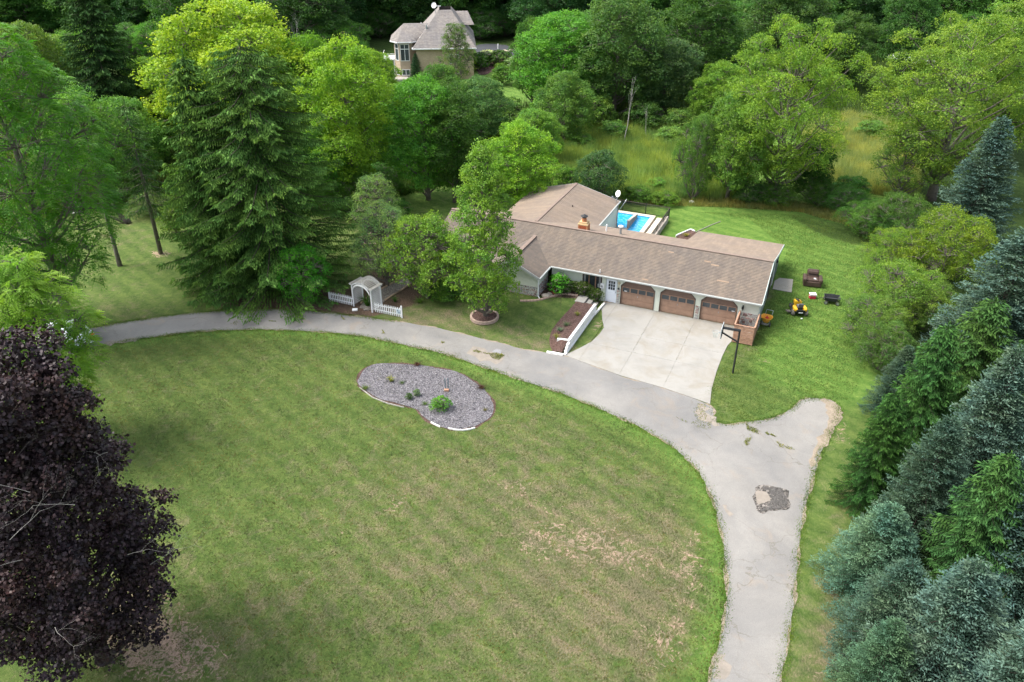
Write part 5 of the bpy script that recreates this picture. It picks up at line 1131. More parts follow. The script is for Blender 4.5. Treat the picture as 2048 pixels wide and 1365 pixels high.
for i in range(ns):
    x = -.14+(AW+.28)*i/(ns-1); z = prof_z(x)+.02; sl = (prof_z(x+.03)-prof_z(x-.03))/.06
    o = MB().box((0, 0, 0), (.07, AD+.3, .025)).build('slat', M_greywood, arb); o.location = (x, AD/2, z); o.rotation_euler = (0, -math.atan(sl), 0)
for x in (0, AW):
    mb = MB(); zt = 2.0; step = .20
    for sg in (1, -1):
        k = -12
        while k < 26:
            y0, z0 = k*step if sg > 0 else AD-k*step, .15
            # clip the 45 degree strip to the frame
            a = []; 
            tmin = max(0, (-y0) if sg > 0 else (y0-AD)); tmax = min(zt-z0, (AD-y0) if sg > 0 else y0)
            if tmax-tmin > .1: mb.beam((x+.012*sg, y0+sg*tmin, z0+tmin), (x+.012*sg, y0+sg*tmax, z0+tmax), .018, .026, up=(1, 0, 0))
            k += 1
    mb.build('lattice', M_white, arb)
def pickets(name, a, b, n, label, sign=False, post='right'):
    a = np.array(a); b = np.array(b); ang_ = math.atan2(b[1]-a[1], b[0]-a[0]); Ln = math.hypot(b[0]-a[0], b[1]-a[1])
    f = thing(name, label, 'fence', (a[0], a[1], 0), ang_)
    pk = MB(); pk.prism([(-.035, -.012), (.035, -.012), (.035, .012), (-.035, .012)], .08, .86); pk.add([(-.035, -.012, .86), (.035, -.012, .86), (.035, .012, .86), (-.035, .012, .86), (0, -.012, .93), (0, .012, .93)], [(0, 1, 4), (2, 3, 5), (1, 2, 5, 4), (3, 0, 4, 5)])
    pm_ = pk.mesh('picket'); pm_.materials.append(M_white)
    for i in range(n):
        o = link('picket', pm_, None, f); o.location = ((i+.5)*Ln/n, -.03, random.uniform(-.01, .01)); o.rotation_euler = (0, random.uniform(-.015, .015), 0)
    for z in (.28, .70): MB().bb((0, -.01, z-.035), (Ln, .03, z+.035)).build('rail', M_white, f)
    for x in ((Ln+.05,) if post == 'right' else (-.05,)):
        mb = MB(); mb.bb((x-.05, -.05, 0), (x+.05, .05, .98)); mb.lathe([(.065, .98), (.065, 1.01), (.02, 1.03), (.045, 1.07), (.0, 1.12)], (x, 0, 0), 8); mb.build('post', M_white, f)
    if sign:
        s_ = MB().bb((Ln-.38, -.07, .35), (Ln-.02, -.05, .74)).build('sign', mat('sign_bluegrey', (.40, .48, .52), .6, .25, 18), f)
        mb = MB(); mb.bb((Ln-.33, -.08, .56), (Ln-.2, -.071, .7)); mb.bb((Ln-.22, -.08, .42), (Ln-.08, -.071, .54)); mb.build('sign_marks', mat('sign_marks', (.2, .25, .3), .7, .3, 20), s_)
pickets('picket_fence', G(661, 603), G(706, 613), 13, 'white picket fence on the left of the arbour', post='left')
pickets('picket_fence', G(750, 625), G(803, 636), 14, 'white picket fence on the right of the arbour with small sign', sign=True)
tuftat(tf1, 735, 612, (.06, .15, .025), 1.9, 'leafy climber inside the left lattice of the arbour'); tuftat(tf1, 700, 608, (.08, .17, .03), 1.0, 'green weed at the foot of the left picket fence')

# ------------------------------------------------------------------ basketball hoop
B = G(1465.4, 747); hp = thing('basketball_hoop', 'black pole basketball hoop standing on the grass beside the apron', 'basketball hoop', (B[0], B[1], 0))
Ht = 3.5; q = atz(1453.8, 656.5, Ht-.02); av = np.array([q[0]-B[0], q[1]-B[1]]); al = 1.15; av = av/np.linalg.norm(av)
hp.rotation_euler = (0, 0, math.atan2(av[1], av[0]))   # local +x = arm direction
mb = MB(); mb.tube([(0, 0, -.05), (0, 0, Ht)], .065, 4); mb.build('pole', M_black, hp)
mb = MB(); mb.beam((-.07, 0, Ht-.02), (al, 0, Ht-.02), .11, .11); mb.beam((-.07, .14, Ht-.02), (al, .14, Ht-.02), .05, .08) ; mb.build('arm', M_black, hp)
MB().beam((0, 0, Ht-.95), (al, 0, Ht-.42), .09, .09).build('brace', M_black, hp)
mb = MB(); mb.bb((al, -.55, 2.78), (al+.03, .55, 3.62)); bb_ = mb.build('backboard', mat('backboard_grey', (.50, .54, .56), .3, .05), hp)
mb = MB(); mb.bb((al-.04, -.5, 2.85), (al-.005, -.44, 3.55)); mb.bb((al-.04, .44, 2.85), (al-.005, .5, 3.55)); mb.bb((al-.04, -.44, 2.85), (al-.005, .44, 2.91)); mb.build('board_frame', M_black, bb_)
mb = MB(); R_ = .23; cx = al+.03+.15+R_; mb.tube([(cx+R_*math.cos(t), R_*math.sin(t), 3.05) for t in [2*math.pi*i/20 for i in range(21)]], .011, 5, False); mb.beam((al+.03, 0, 3.05), (cx-R_, 0, 3.05), .1, .03); mb.build('rim', M_gal, hp)
mb = MB()
for i in range(12):
    t = 2*math.pi*i/12
    for dt in (.45, -.45):
        mb.tube([(cx+R_*math.cos(t), R_*math.sin(t), 3.04), (cx+R_*.72*math.cos(t+dt), R_*.72*math.sin(t+dt), 2.82), (cx+R_*.5*math.cos(t), R_*.5*math.sin(t), 2.6)], .006, 3, False)
mb.build('net', M_trim, hp)

# ------------------------------------------------------------------ cedar crib of stones at the garage corner
cr = thing('slatted_bin', 'open cedar-slatted bin against the stone-clad garage corner', 'bin')
x0, x1, y0, y1 = 9.42, 10.86, -2.45, -.16
for i in range(11):
    z = .12+i*.13
    for a, b in (((x0, y0, z), (x1, y0, z)), ((x0, y0, z), (x0, y1, z)), ((x1, y0, z), (x1, y1, z))):
        MB().beam((a[0], a[1], z), (b[0], b[1], z+random.uniform(-.01, .01)), .03, .105).build('slat', M_cedar, cr)
for x in (x0+.04, x1-.04):
    for y in (y0+.04, y1-.04): MB().bb((x-.03, y-.03, 0), (x+.03, y+.03, 1.5)).build('post', M_cedar, cr)
mb = MB(); mb.beam((x0-.03, y0, 1.55), (x1+.03, y0, 1.55), .10, .035); mb.beam((x1, y0+.05, 1.55), (x1, y1, 1.55), .10, .035); mb.beam((x0, y0+.05, 1.55), (x0, y1, 1.55), .10, .035); mb.build('cap_rail', M_cedar, cr)
rk = random.Random(4); stone_m = [_mc['stone_a'], _mc['stone_c'], _mc['stone_d'], _mc['stone_b']]
for i in range(34):
    x = rk.uniform(x0+.2, x1-.2); y = rk.uniform(y0+.2, y1-.2); s_ = rk.uniform(.14, .24)
    MB().blob((x, y, .30+rk.uniform(-.04, .10)), (s_*1.3, s_, s_*.6), 7, 4, .22, i).build('stone', stone_m[i % 4], cr)
MB().bb((x0+.06, y0+.06, .05), (x1-.06, y1-.02, .24)).build('fill', M_rubble, cr)

# ------------------------------------------------------------------ lawn furniture and machines
p = (G(1592, 629)+G(1597, 618))/2
mw = thing('riding_mower', 'yellow riding lawn mower parked on the right side lawn', 'lawn mower', (p[0], p[1], 0), rad(18))   # local +y = front
mb = MB(); pr_ = [(.46, -.85), (.50, -.5), (.46, -.1), (.34, .1), (.30, .5), (.26, .82), (.17, .92)]
mb.prism([(a, b) for a, b in pr_]+[(-a, b) for a, b in pr_[::-1]], .34, .44); mb.build('chassis', M_darkplastic, mw)
mb = MB(); hood = [(.27, .15), (.27, .55), (.22, .85), (.12, .93)]
hp_ = [(a, b) for a, b in hood]+[(-a, b) for a, b in hood[::-1]]; mb.prism(hp_, .44, [.86, .80, .70, .66, .66, .70, .80, .86]); mb.build('hood', M_yellow, mw, bevel=.04)
mb = MB(); mb.prism([(.09, .18), (.10, .6), (.07, .88), (-.07, .88), (-.10, .6), (-.09, .18)], .7, [.875, .83, .72, .72, .83, .875]); mb.build('hood_stripe', M_darkplastic, mw)
for sg in (1, -1):
    mb = MB(); f_ = [(.22*sg, -.86), (.50*sg, -.82), (.54*sg, -.45), (.48*sg, -.12), (.24*sg, -.16)]
    mb.prism(f_, .44, .66); mb.build('fender', M_yellow, mw, bevel=.05)
    mb = MB(); mb.bb((min(.28*sg, .47*sg), -.08, .34), (max(.28*sg, .47*sg), .22, .38)); mb.build('footrest', M_darkplastic, mw)
mb = MB(); mb.bb((-.21, -.62, .62), (.21, -.14, .78)); mb.build('seat', mat('seat_grey', (.13, .13, .14), .6, .1), mw, bevel=.06)
MB().box((0, -.68, .90), (.40, .10, .36), 0, rad(12)).build('seat_back', _mc['seat_grey'], mw, bevel=.05)
mb = MB(); mb.bb((-.33, -.92, .42), (.33, -.76, .58)); [mb.bb((-.3, -.945, .44+.05*k), (.3, -.92, .46+.05*k)) for k in range(3)]; mb.build('rear_grille', M_black, mw)
MB().bb((-.17, -.965, .36), (.17, -.95, .42)).build('plate', M_white, mw)
mb = MB(); mb.tube([(.14*math.cos(t), .02+.13*math.sin(t), .98+.05*math.sin(t)) for t in [2*math.pi*i/16 for i in range(17)]], .016, 5, False); mb.tube([(0, .1, .8), (0, .02, .98)], .022, 6); mb.beam((-.13, .02, .98), (.13, .02, .98), .03, .02); mb.build('steering_wheel', M_black, mw)
def wheel(par, c, r, w_, rot=0, m=None):
    wv_ = bpy.data.objects.new('wheel', None); COL.objects.link(wv_); wv_.parent = par; wv_.location = c; wv_.rotation_euler = (0, 0, rot)
    mb = MB(); n = 18
    pf = [(-w_/2, r*.62), (-w_/2, r*.9), (-w_*.3, r), (w_*.3, r), (w_/2, r*.9), (w_/2, r*.62)]
    for x, rr3 in pf: mb.v += [(x, rr3*math.cos(2*math.pi*k/n), rr3*math.sin(2*math.pi*k/n)) for k in range(n)]
    for i in range(len(pf)-1):
        for k in range(n): mb.f.append((i*n+k, i*n+(k+1) % n, (i+1)*n+(k+1) % n, (i+1)*n+k))
    mb.build('tyre', m or M_rubber, wv_, smooth=True)
    MB().tube([(-w_*.4, 0, 0), (w_*.4, 0, 0)], r*.62, 14).build('rim', M_gal, wv_)
M_dusty = mat('dusty_tyre', (.15, .135, .115), .9, .3, 9, .01)
for x, y, r, w_, a in ((.50, -.62, .25, .24, 0), (-.50, -.62, .25, .24, 0), (.40, .70, .19, .14, .3), (-.40, .70, .19, .14, .3)): wheel(mw, (x, y, r), r, w_, a, M_dusty if y < 0 else None)
mb = MB(); mb.prism([(-.56, -.35), (.56, -.35), (.60, .0), (.5, .38), (-.5, .38), (-.60, .0)], .12, .26); mb.build('mower_deck', M_darkplastic, mw, bevel=.03)
MB().box((-.78, -.35, .2), (.42, .34, .08), .5, .0, .25).build('discharge_chute', M_dusty, mw)
# spreader
p = G(1530, 653)
sp = thing('fertiliser_spreader', 'orange hopper spreader on wheels beside the garage side wall', 'spreader', (p[0], p[1]+.15, 0), rad(-8))
mb = MB(); n = 14
def sq(r, z, pwr=4): 
    o_ = []
    for k in range(n):
        t = 2*math.pi*k/n; c_, s_ = math.cos(t), math.sin(t); q_ = (abs(c_)**pwr+abs(s_)**pwr)**(-1/pwr); o_.append((r*q_*c_*1.12, r*q_*s_, z))
    return o_
rings = [sq(.14, .30), sq(.22, .42), sq(.36, .74), sq(.40, .76), sq(.385, .80), sq(.345, .77), sq(.20, .46), sq(.10, .36)]
for r3 in rings: mb.v += r3
for i in range(len(rings)-1):
    for k in range(n): mb.f.append((i*n+k, i*n+(k+1) % n, (i+1)*n+(k+1) % n, (i+1)*n+k))
mb.f.append(tuple(range((len(rings)-1)*n, len(rings)*n))); mb.build('hopper', M_orange, sp)
mb = MB(); mb.tube([(-.3, -.1, .22), (.3, -.1, .22)], .02, 6); mb.tube([(-.25, -.1, .22), (-.25, .3, .5), (-.25, .75, 1.0)], .016, 6); mb.tube([(.25, -.1, .22), (.25, .3, .5), (.25, .75, 1.0)], .016, 6); mb.tube([(-.25, .75, 1.), (.25, .75, 1.)], .02, 6); mb.bb((-.22, -.42, .24), (.22, -.2, .27)); mb.build('frame', M_gal, sp)
for x in (-.33, .33): wheel(sp, (x, -.05, .17), .17, .09)
p2 = (p[0]+.02, p[1]+.1, .52)
jg = thing('fuel_jug', 'red plastic jug lying in the orange hopper', 'jug', p2, .4); mb = MB(); mb.blob((0, 0, .14), (.14, .11, .16), 12, 8, .03, 2); mb.build('jug_body', M_red, jg, smooth=True); MB().tube([(0, 0, .27), (.02, .03, .36)], .03, 8).build('spout', M_red, jg)
# armchair
p = G(1621, 572)
ac = thing('armchair', 'worn dark brown leather armchair standing on the lawn', 'armchair', (p[0]+.05, p[1]+.25, 0), rad(-16))
ac.rotation_euler = (0, 0, rad(8))   # local -y = seat front; chair faces away to the left
ac.scale = (1.6, 1.35, 1.15)
MB().box((0, 0, .25), (.92, .85, .38)).build('base', M_leather, ac, bevel=.05)
MB().box((0, -.06, .50), (.58, .62, .16)).build('seat', M_leather, ac, bevel=.05)
for sg in (1, -1): MB().box((sg*.39, -.03, .50), (.20, .86, .34)).build('armrest', M_leather, ac, bevel=.07)
MB().box((0, .36, .72), (.60, .22, .66), 0, rad(-12)).build('backrest', M_leather, ac, bevel=.08)
MB().box((0, .22, .88), (.54, .12, .24), 0, rad(-12)).build('back_cushion', M_leather, ac, bevel=.05)
MB().box((0, .22, .62), (.54, .10, .22), 0, rad(-12)).build('back_cushion', M_leather, ac, bevel=.04)
MB().box((.1, -.15, .595), (.09, .16, .01), .5).build('tag', M_white, ac)
# cooler
p = G(1624, 597); co = thing('drinks_cooler', 'red cooler with white lid in front of the armchair', 'cooler', (p[0], p[1], 0), rad(20))
MB().box((0, 0, .19), (.50, .38, .36)).build('body', M_coolred, co, bevel=.04); MB().box((0, 0, .41), (.54, .42, .09)).build('lid', M_skinlid, co, bevel=.03)
MB().tube([(-.27, -.0, .30), (-.30, -.2, .33), (.30, -.2, .33), (.27, 0, .30)], .015, 5).build('handle', M_skinlid, co)
# dump cart
p = G(1662, 606); dc = thing('dump_cart', 'black garden dump cart half hidden by the border shrub', 'cart', (p[0], p[1], 0), rad(8))
mb = MB(); a_, b_, h1, h2 = .62, .42, .28, .58
lo = [(-a_*.8, -b_*.8, h1), (a_*.8, -b_*.8, h1), (a_*.8, b_*.8, h1), (-a_*.8, b_*.8, h1)]; hi = [(-a_, -b_, h2), (a_, -b_, h2), (a_, b_, h2), (-a_, b_, h2)]; li = [(x*.95, y*.93, z) for x, y, z in hi]; ll_ = [(x*.93, y*.93, z+.03) for x, y, z in lo]
mb.add(lo+hi+li+ll_, [(3, 2, 1, 0)]+[(i, (i+1) % 4, 4+(i+1) % 4, 4+i) for i in range(4)]+[(4+i, 4+(i+1) % 4, 8+(i+1) % 4, 8+i) for i in range(4)]+[(8+i, 8+(i+1) % 4, 12+(i+1) % 4, 12+i) for i in range(4)]+[(12, 13, 14, 15)])
mb.build('tub', M_darkplastic, dc)
mb = MB(); mb.tube([(-.62, .1, .3), (-.95, .12, .32)], .02, 6); mb.tube([(-.5, .6, .45), (.25, .62, .5)], .03, 6); mb.tube([(.25, .62, .5), (.28, .62, .95)], .015, 5); mb.build('frame', M_black, dc)
for x in (-.45, .45):
    for y in (-.42, .42): wheel(dc, (x*1.0, y, .16), .16, .08, rad(90))
# concrete pad
PD = poly_px([(1549,563),(1559,557),(1586,560),(1583,586),(1545,579)])
mb = MB(); mb.prism(PD, -.02, .05); prop(mb.build('concrete_pad', M_concold, bevel=.01), 'grey concrete pad by the side door of the garage', kind='structure')
# small raised planter and white border behind the garage wing
rb = thing('planter_bed', 'small mulch planter with white border behind the garage wing', 'garden bed')
Q = poly_px([(1352,475),(1381,462.5),(1389,466),(1405,480),(1370,488)]); mb = MB(); mb.prism(Q, 0, .16); mb.build('mulch', M_mulch, rb)
for a, b in zip(Q[:2], Q[1:3]): MB().beam((*a, .12), (*b, .12), .10, .26).build('border_board', M_white, rb)
q = G(1372, 476); o = bpy.data.objects.new('garden_plant', tf2); COL.objects.link(o); o.location = (q[0], q[1], .15); o.color = (.22, .22, .05, 1); prop(o, 'yellow tuft in the planter behind the garage wing', 'plant')
strip_edge([(1389,466),(1405,459),(1425,450),(1441,444)], M_concold, 'garden_edging', 'thin pale edging line running out across the back lawn', .08, .05)
# litter on the lawn
for u, v, lb in ((1603, 639, 'tiny white scrap on the lawn below the mower'), (1383, 406, 'pale stone in the weeds behind the pool fence')):
    p = G(u, v); prop(MB().blob((p[0], p[1], .06), (.09, .07, .05) if v > 500 else (.3, .22, .2), 7, 5, .2, int(u)).build('scrap' if v > 500 else 'pale_stone', M_white), lb, 'scrap' if v > 500 else 'stone')
# pothole patch, patches on the drive
sheet('rubble_patch', ragged(poly_px([(1509,976),(1530,972),(1560,976),(1578,982),(1576,1000),(1578,1018),(1550,1022),(1520,1029),(1512,1012),(1508,995)]), .08, .25, 12), .030, M_rubble, 'crumbled dark patch of broken asphalt in the drive')
P = scatter(poly_px([(1525,974),(1565,978),(1574,1000),(1572,1016),(1520,1024),(1545,1002)]), 420, rg); mb = MB(); rk = random.Random(8)
for q in P: mb.blob((q[0], q[1], .03), (rk.uniform(.04, .09), rk.uniform(.04, .08), .04), 5, 3, .3, rk.randint(0, 9999))
prop(mb.build('asphalt_chunks', mat('asphalt_chunk', (.095, .09, .085), .9, .5, 12, .02)), 'loose broken asphalt chunks in the crumbled patch', kind='stuff')
sheet('sand_stain', ragged(poly_px([(1514,982),(1530,985),(1540,1002),(1516,1010)]), .06, .25, 14), .036, M_sandpale, 'sandy floor of the crumbled patch')
sheet('tar_patch', ragged(poly_px([(984,704),(992,699),(1002,701),(1001,708),(990,710)]), .04, .3, 13), .026, M_plate, 'small dark tar patch in the drive below the pear tree')
for k, (P_, lb) in enumerate((([(944,698),(985,703),(1004,710),(1000,724),(960,724),(945,712)], 'sandy worn area round the grass in the drive'), ([(205,690),(225,681),(275,678),(270,684),(215,693)], 'sandy wash on the drive near the parked car'), ([(1448,1015),(1464,1012),(1466,1028),(1452,1034)], 'small sandy stain on the left of the lower drive'), ([(1424,1320),(1450,1310),(1455,1345),(1420,1362)], 'sandy stain at the bottom of the drive'))):
    sheet('sand_stain', ragged(poly_px(P_), .22, .3, 20+k), .021, M_sandpale, lb)

# ------------------------------------------------------------------ pool
# wall thicknesses and coping follow the pool's own axes, square with the house
pl = thing('swimming_pool', 'blue swimming pool with pale coping behind the house', 'swimming pool')
X0, X1, Y0, Y1 = -9.5, -2.35, 9.2, 18.2
hw = G(1304, 437)
MB().bb((X0, Y0, .30), (X1, Y1, .34)).build('water', M_water, pl)
mb = MB(); mb.bb((X0-.4, Y1, -.02), (X1+.42, Y1+.5, .46)); mb.bb((X1, Y0-1, -.02), (X1+.42, Y1-.001, .46)); mb.bb((X0-.4, Y0-1, -.02), (X1-.001, Y0, .46)); mb.build('coping', M_cop, pl, bevel=.02)
mb = MB(); mb.bb((X1+.001-.03, Y0, .0), (X1-.001, Y1, .42)); mb.bb((X0, Y1-.03, .0), (X1-.03, Y1-.001, .42)); mb.build('liner', M_pool, pl)
MB().bb((X1+.43, 9.0, -.02), (X1+.60, 18.4, .05)).build('gutter_drain', M_darktrim, pl)
MB().bb((X1+.61, 9.0, -.02), (X1+1.25, 18.5, .38)).build('side_bench', M_cop, pl, bevel=.02)
MB().bb((-4.75, 10.0, -.02), (-3.62, 14.6, .43)).build('deck', M_concold, pl)
mb = MB(); mb.prism([(-3.75, 14.62), (-3.60, 14.62), (-3.60, 17.9), (-3.75, 17.9)], .3, [1.15, 1.15, .7, .7]); mb.build('partition_wall', mat('partition_rust', (.36, .26, .21), .8, .25, 3), pl)
mb = MB(); mb.beam((-3.675, 14.6, 1.17), (-3.675, 17.92, .72), .22, .06); mb.build('partition_cap', M_cop, pl)
mb = MB()
for k in range(9): mb.tube([(-4.65+.11*k, 15.0, .4), (-4.65+.11*k, 17.6, .45)], .02, 4)
sw = thing('stone_wall', 'low rough stone wall beside the pool carrying the metal fence', 'wall'); mb = MB(); rk = random.Random(5)
y = 9.2
while y < 18.6:
    L_ = rk.uniform(.35, .6)
    for r in range(3): MB().box((-.82+rk.uniform(-.03, .03), y+L_/2+rk.uniform(-.03, .03), .10+r*.2), (.34, L_-.03, .185), rk.uniform(-.04, .04)).build('stone', mat('wall_stone', (.36, .32, .28), .9, .3, 5, .02), sw, bevel=.02)
    y += L_
def metal_fence(a, b, z0, label):
    f = thing('metal_fence', label, 'fence'); a = Vector((*a, z0)); b = Vector((*b, z0)); L_ = (b-a).length; n = int(L_/.12); mb = MB()
    for i in range(n):
        q = a.lerp(b, (i+.5)/n); mb.bb((q.x-.008, q.y-.008, z0+.08), (q.x+.008, q.y+.008, z0+1.12))
    for z in (.15, .95): mb.beam(a+Vector((0, 0, z)), b+Vector((0, 0, z)), .025, .03)
    mb.build('pickets', M_black, f)
    MB().beam(a+Vector((0, 0, 1.15)), b+Vector((0, 0, 1.15)), .05, .05).build('top_rail', mat('fence_rail', (.07, .055, .045), .6), f)
    k = max(2, int(L_/2.4)+1)
    for i in range(k): q = a.lerp(b, i/(k-1)); MB().bb((q.x-.03, q.y-.03, 0), (q.x+.03, q.y+.03, z0+1.2)).build('post', M_black, f)
metal_fence((-.78, 9.6), (-.78, 19.5), .05, 'dark metal railing running along the right side of the pool'); metal_fence((-.82, 19.6), (-13, 20.0), .0, 'dark metal railing closing the far side of the pool yard')
# ------------------------------------------------------------------ fallen log and slabs on the left
p = G(250, 447); lg = thing('fallen_log', 'dark broken tree stump with two curved limbs on the left lawn edge', 'log', (p[0], p[1], 0))
c_, s_ = math.cos(rad(YAW)), math.sin(rad(YAW)); s1 = 1/px_per_m(p)
def lp(du, dz, dd=0): return Vector((c_*du*s1-s_*dd, s_*du*s1+c_*dd, dz*s1))
MB().tube([lp(8, 3), lp(0, 6), lp(-8, 22), lp(-14, 34), lp(-12, 46)], [.35, .28, .2, .17, .14], 8).build('limb', M_barkdark, lg, smooth=True)
MB().tube([lp(6, 3), lp(-12, 8), lp(-26, 14), lp(-36, 16)], [.3, .17, .13, .08], 7).build('limb', M_barkdark, lg, smooth=True)
MB().tube([lp(2, 2), lp(11, 5)], [.28, .2], 8).build('stump', M_bark, lg, smooth=True)
for k, (u, v, sx, sy, lb) in enumerate(((157, 418, 1.7, 1.1, 'largest pale slab leaning in the left scrub'), (146, 424, 1.0, .5, 'thin grey slab below the largest one'), (121, 420, .9, .5, 'pale stone slab at the left end of the heap'), (152, 428, .8, .35, 'short pale slab at the front of the heap'))):
    p = G(u, v); prop(MB().box((p[0], p[1], .28 if k == 0 else .15), (sx, sy, .09), k*.5, .22, .1).build('stone_slab', mat('slab_grey', (.36, .34, .33), .85, .2, 4)), lb, 'slab')
# ------------------------------------------------------------------ cars
def car(loc, rz, label, paint=M_carwhite):
    c = thing('parked_car', label, 'car', loc, rz)   # local +y forward
    prof = [(-2.25, .55), (-2.28, .80), (-2.15, .98), (-1.75, 1.04), (-1.15, 1.38), (-.7, 1.45), (.25, 1.44), (1.0, 1.04), (1.9, .90), (2.22, .72), (2.25, .45)]
    mb = MB(); ys = []; 
    def sec(w_): return w_
    V = []; nP = len(prof); halves = [(-1, 1.0), (-.82, 1.), (.82, 1.), (1, 1.)]
    for hx, _ in halves:
        for (y, z) in prof:
            wdt = .90 if z < 1.02 else .90-.42*(z-1.02); zz = z if abs(hx) < 1 else z-.05-(.0 if z < 1.02 else .02)
            V.append((hx*wdt, y*(1 if abs(hx) < 1 else .985), zz))
    F_ = []
    for h in range(3):
        for i in range(nP-1): F_.append((h*nP+i, (h+1)*nP+i, (h+1)*nP+i+1, h*nP+i+1))
    base = len(V)
    for h, sgn in ((0, -1), (3, 1)):
        b0 = len(V); V += [(sgn*.88, 2.2, .28), (sgn*.88, -2.22, .28)]
        ids = [h*nP+i for i in range(nP)]; poly = ids+[b0, b0+1]; F_.append(tuple(poly if sgn < 0 else poly[::-1]))
    F_.append((base, base+2, 2*nP+nP-1, nP+nP-1)); F_.append((base+1, nP, 2*nP, base+3)); F_.append((base, base+1, base+3, base+2))
    mb.add(V, F_); mb.build('body', paint, c, smooth=False, bevel=.03)
    for pts in ([(-.62, -1.72, 1.075), (.62, -1.72, 1.075), (.58, -1.20, 1.375), (-.58, -1.20, 1.375)], [(-.58, .30, 1.445), (.58, .30, 1.445), (.64, .93, 1.10), (-.64, .93, 1.10)]):
        MB().add([(x, y, z+.012) for x, y, z in pts], [(0, 1, 2, 3)]).build('window', M_glass, c)
    for sg in (1, -1):
        MB().add([(sg*.915, -1.45, 1.03), (sg*.915, .85, 1.03), (sg*.775, .25, 1.36), (sg*.775, -1.0, 1.34)], [(0, 1, 2, 3)]).build('side_window', M_glass, c)
        MB().blob((sg*.74, -2.2, .86), (.17, .08, .09), 8, 6, 0).build('tail_light', M_tail, c); MB().blob((sg*.66, 2.16, .74), (.2, .08, .08), 8, 6, 0).build('headlight', M_gal, c)
        for y in (-1.35, 1.4): wheel(c, (sg*.80, y, .33), .33, .2)
        MB().blob((sg*.98, .75, 1.02), (.1, .07, .07), 6, 5, 0).build('mirror', paint, c)
    MB().bb((-.25, -2.30, .6), (.25, -2.27, .72)).build('number_plate', M_gal, c); MB().bb((-.8, -2.31, .35), (.8, -2.2, .5)).build('bumper', paint, c)
    return c
p = G(172, 698); car((p[0]-2.14, p[1]+.70, .02), rad(72), 'white car on the drive half hidden by the yellow-green tree')
p = G(1800, 122); car((p[0], p[1], 0), rad(70), 'white car parked beneath the far trees at upper right', M_carwhite)
p = G(1828, 126); car((p[0]+1, p[1]-1.5, 0), rad(60), 'pale car at the right of the far white one, mostly hidden', M_carwhite)
# ------------------------------------------------------------------ far house
FL, FR = G(835, 160), G(948, 158)
fa = math.atan2(FR[1]-FL[1], FR[0]-FL[0]); fw_ = math.hypot(FR[0]-FL[0], FR[1]-FL[1])
fh = thing('brick_house', 'far tan brick house with grey hipped roof and bay tower', 'house', (FL[0], FL[1], 0), fa)
E0_ = 5.0; Dp = 15
MB().bb((0, 0, 0), (fw_, Dp, E0_)).build('wall', M_tanbrick, fh)
ov = .5; rx = fw_*.47; RH = 10.0
def froof(p0, p1, q1, q0): roof(p0, p1, q1, q0, M_rooffar, 'roof', fh, .3, .03)
froof((-ov, -ov, E0_), (fw_+ov, -ov, E0_), (rx+1.6, 5.5, RH), (rx-.4, 5.5, RH)); froof((fw_+ov, -ov, E0_), (fw_+ov, Dp+ov, E0_), (rx+1.6, 9.5, RH), (rx+1.6, 5.5, RH))
froof((-ov, Dp+ov, E0_), (-ov, -ov, E0_), (rx-.4, 5.5, RH), (rx-.4, 9.5, RH)); froof((fw_+ov, Dp+ov, E0_), (-ov, Dp+ov, E0_), (rx-.4, 9.5, RH), (rx+1.6, 9.5, RH))
froof((rx, 8, E0_+2.2), (fw_+.5, 8, E0_+2.2), (fw_-.5, 11, 9.0), (rx, 11, 9.0)); froof((fw_-.5, 14, E0_+2.2), (rx, 14, E0_+2.2), (rx, 11, 9.), (fw_-.5, 11, 9.0))
MB().beam((-ov, -ov-.05, E0_-.06), (fw_+ov, -ov-.05, E0_-.06), .12, .16).build('gutter', M_white, fh); MB().beam((-ov-.05, -ov, E0_-.06), (-ov-.05, 3, E0_-.06), .12, .16).build('gutter', M_white, fh)
# bay tower at left
tw_poly = [(-3.6, 2.2), (-2.7, 1.0), (-1.0, 1.0), (0, 2.0), (0, 6.5), (-3.6, 6.5)]
mb = MB(); mb.prism(tw_poly, 0, 5.9); mb.build('bay_wall', M_tanbrick, fh)
c3 = (-.2, 5.6, 8.6); ev = [(-4.2, 2.0, 5.85), (-3.0, .5, 5.85), (-.6, .5, 5.85), (.4, 1.6, 5.85), (.6, 7.2, 5.85), (-4.2, 7.2, 5.85)]
apx = (-1.9, 4.6, 8.1); apx2 = (2.5, 4.6, 8.1)
for a, b in zip(ev, ev[1:]+ev[:1]):
    if a[0] > .3 and b[0] > .3: continue
    froof(a, b, apx, apx) if max(a[0], b[0]) <= .41 and not (a[0] > .3 or b[0] > .3) else froof(a, b, apx2, apx)
for a, b in zip(ev[:3], ev[1:4]): MB().beam((a[0], a[1], 5.8), (b[0], b[1], 5.8), .1, .16).build('gutter', M_white, fh)
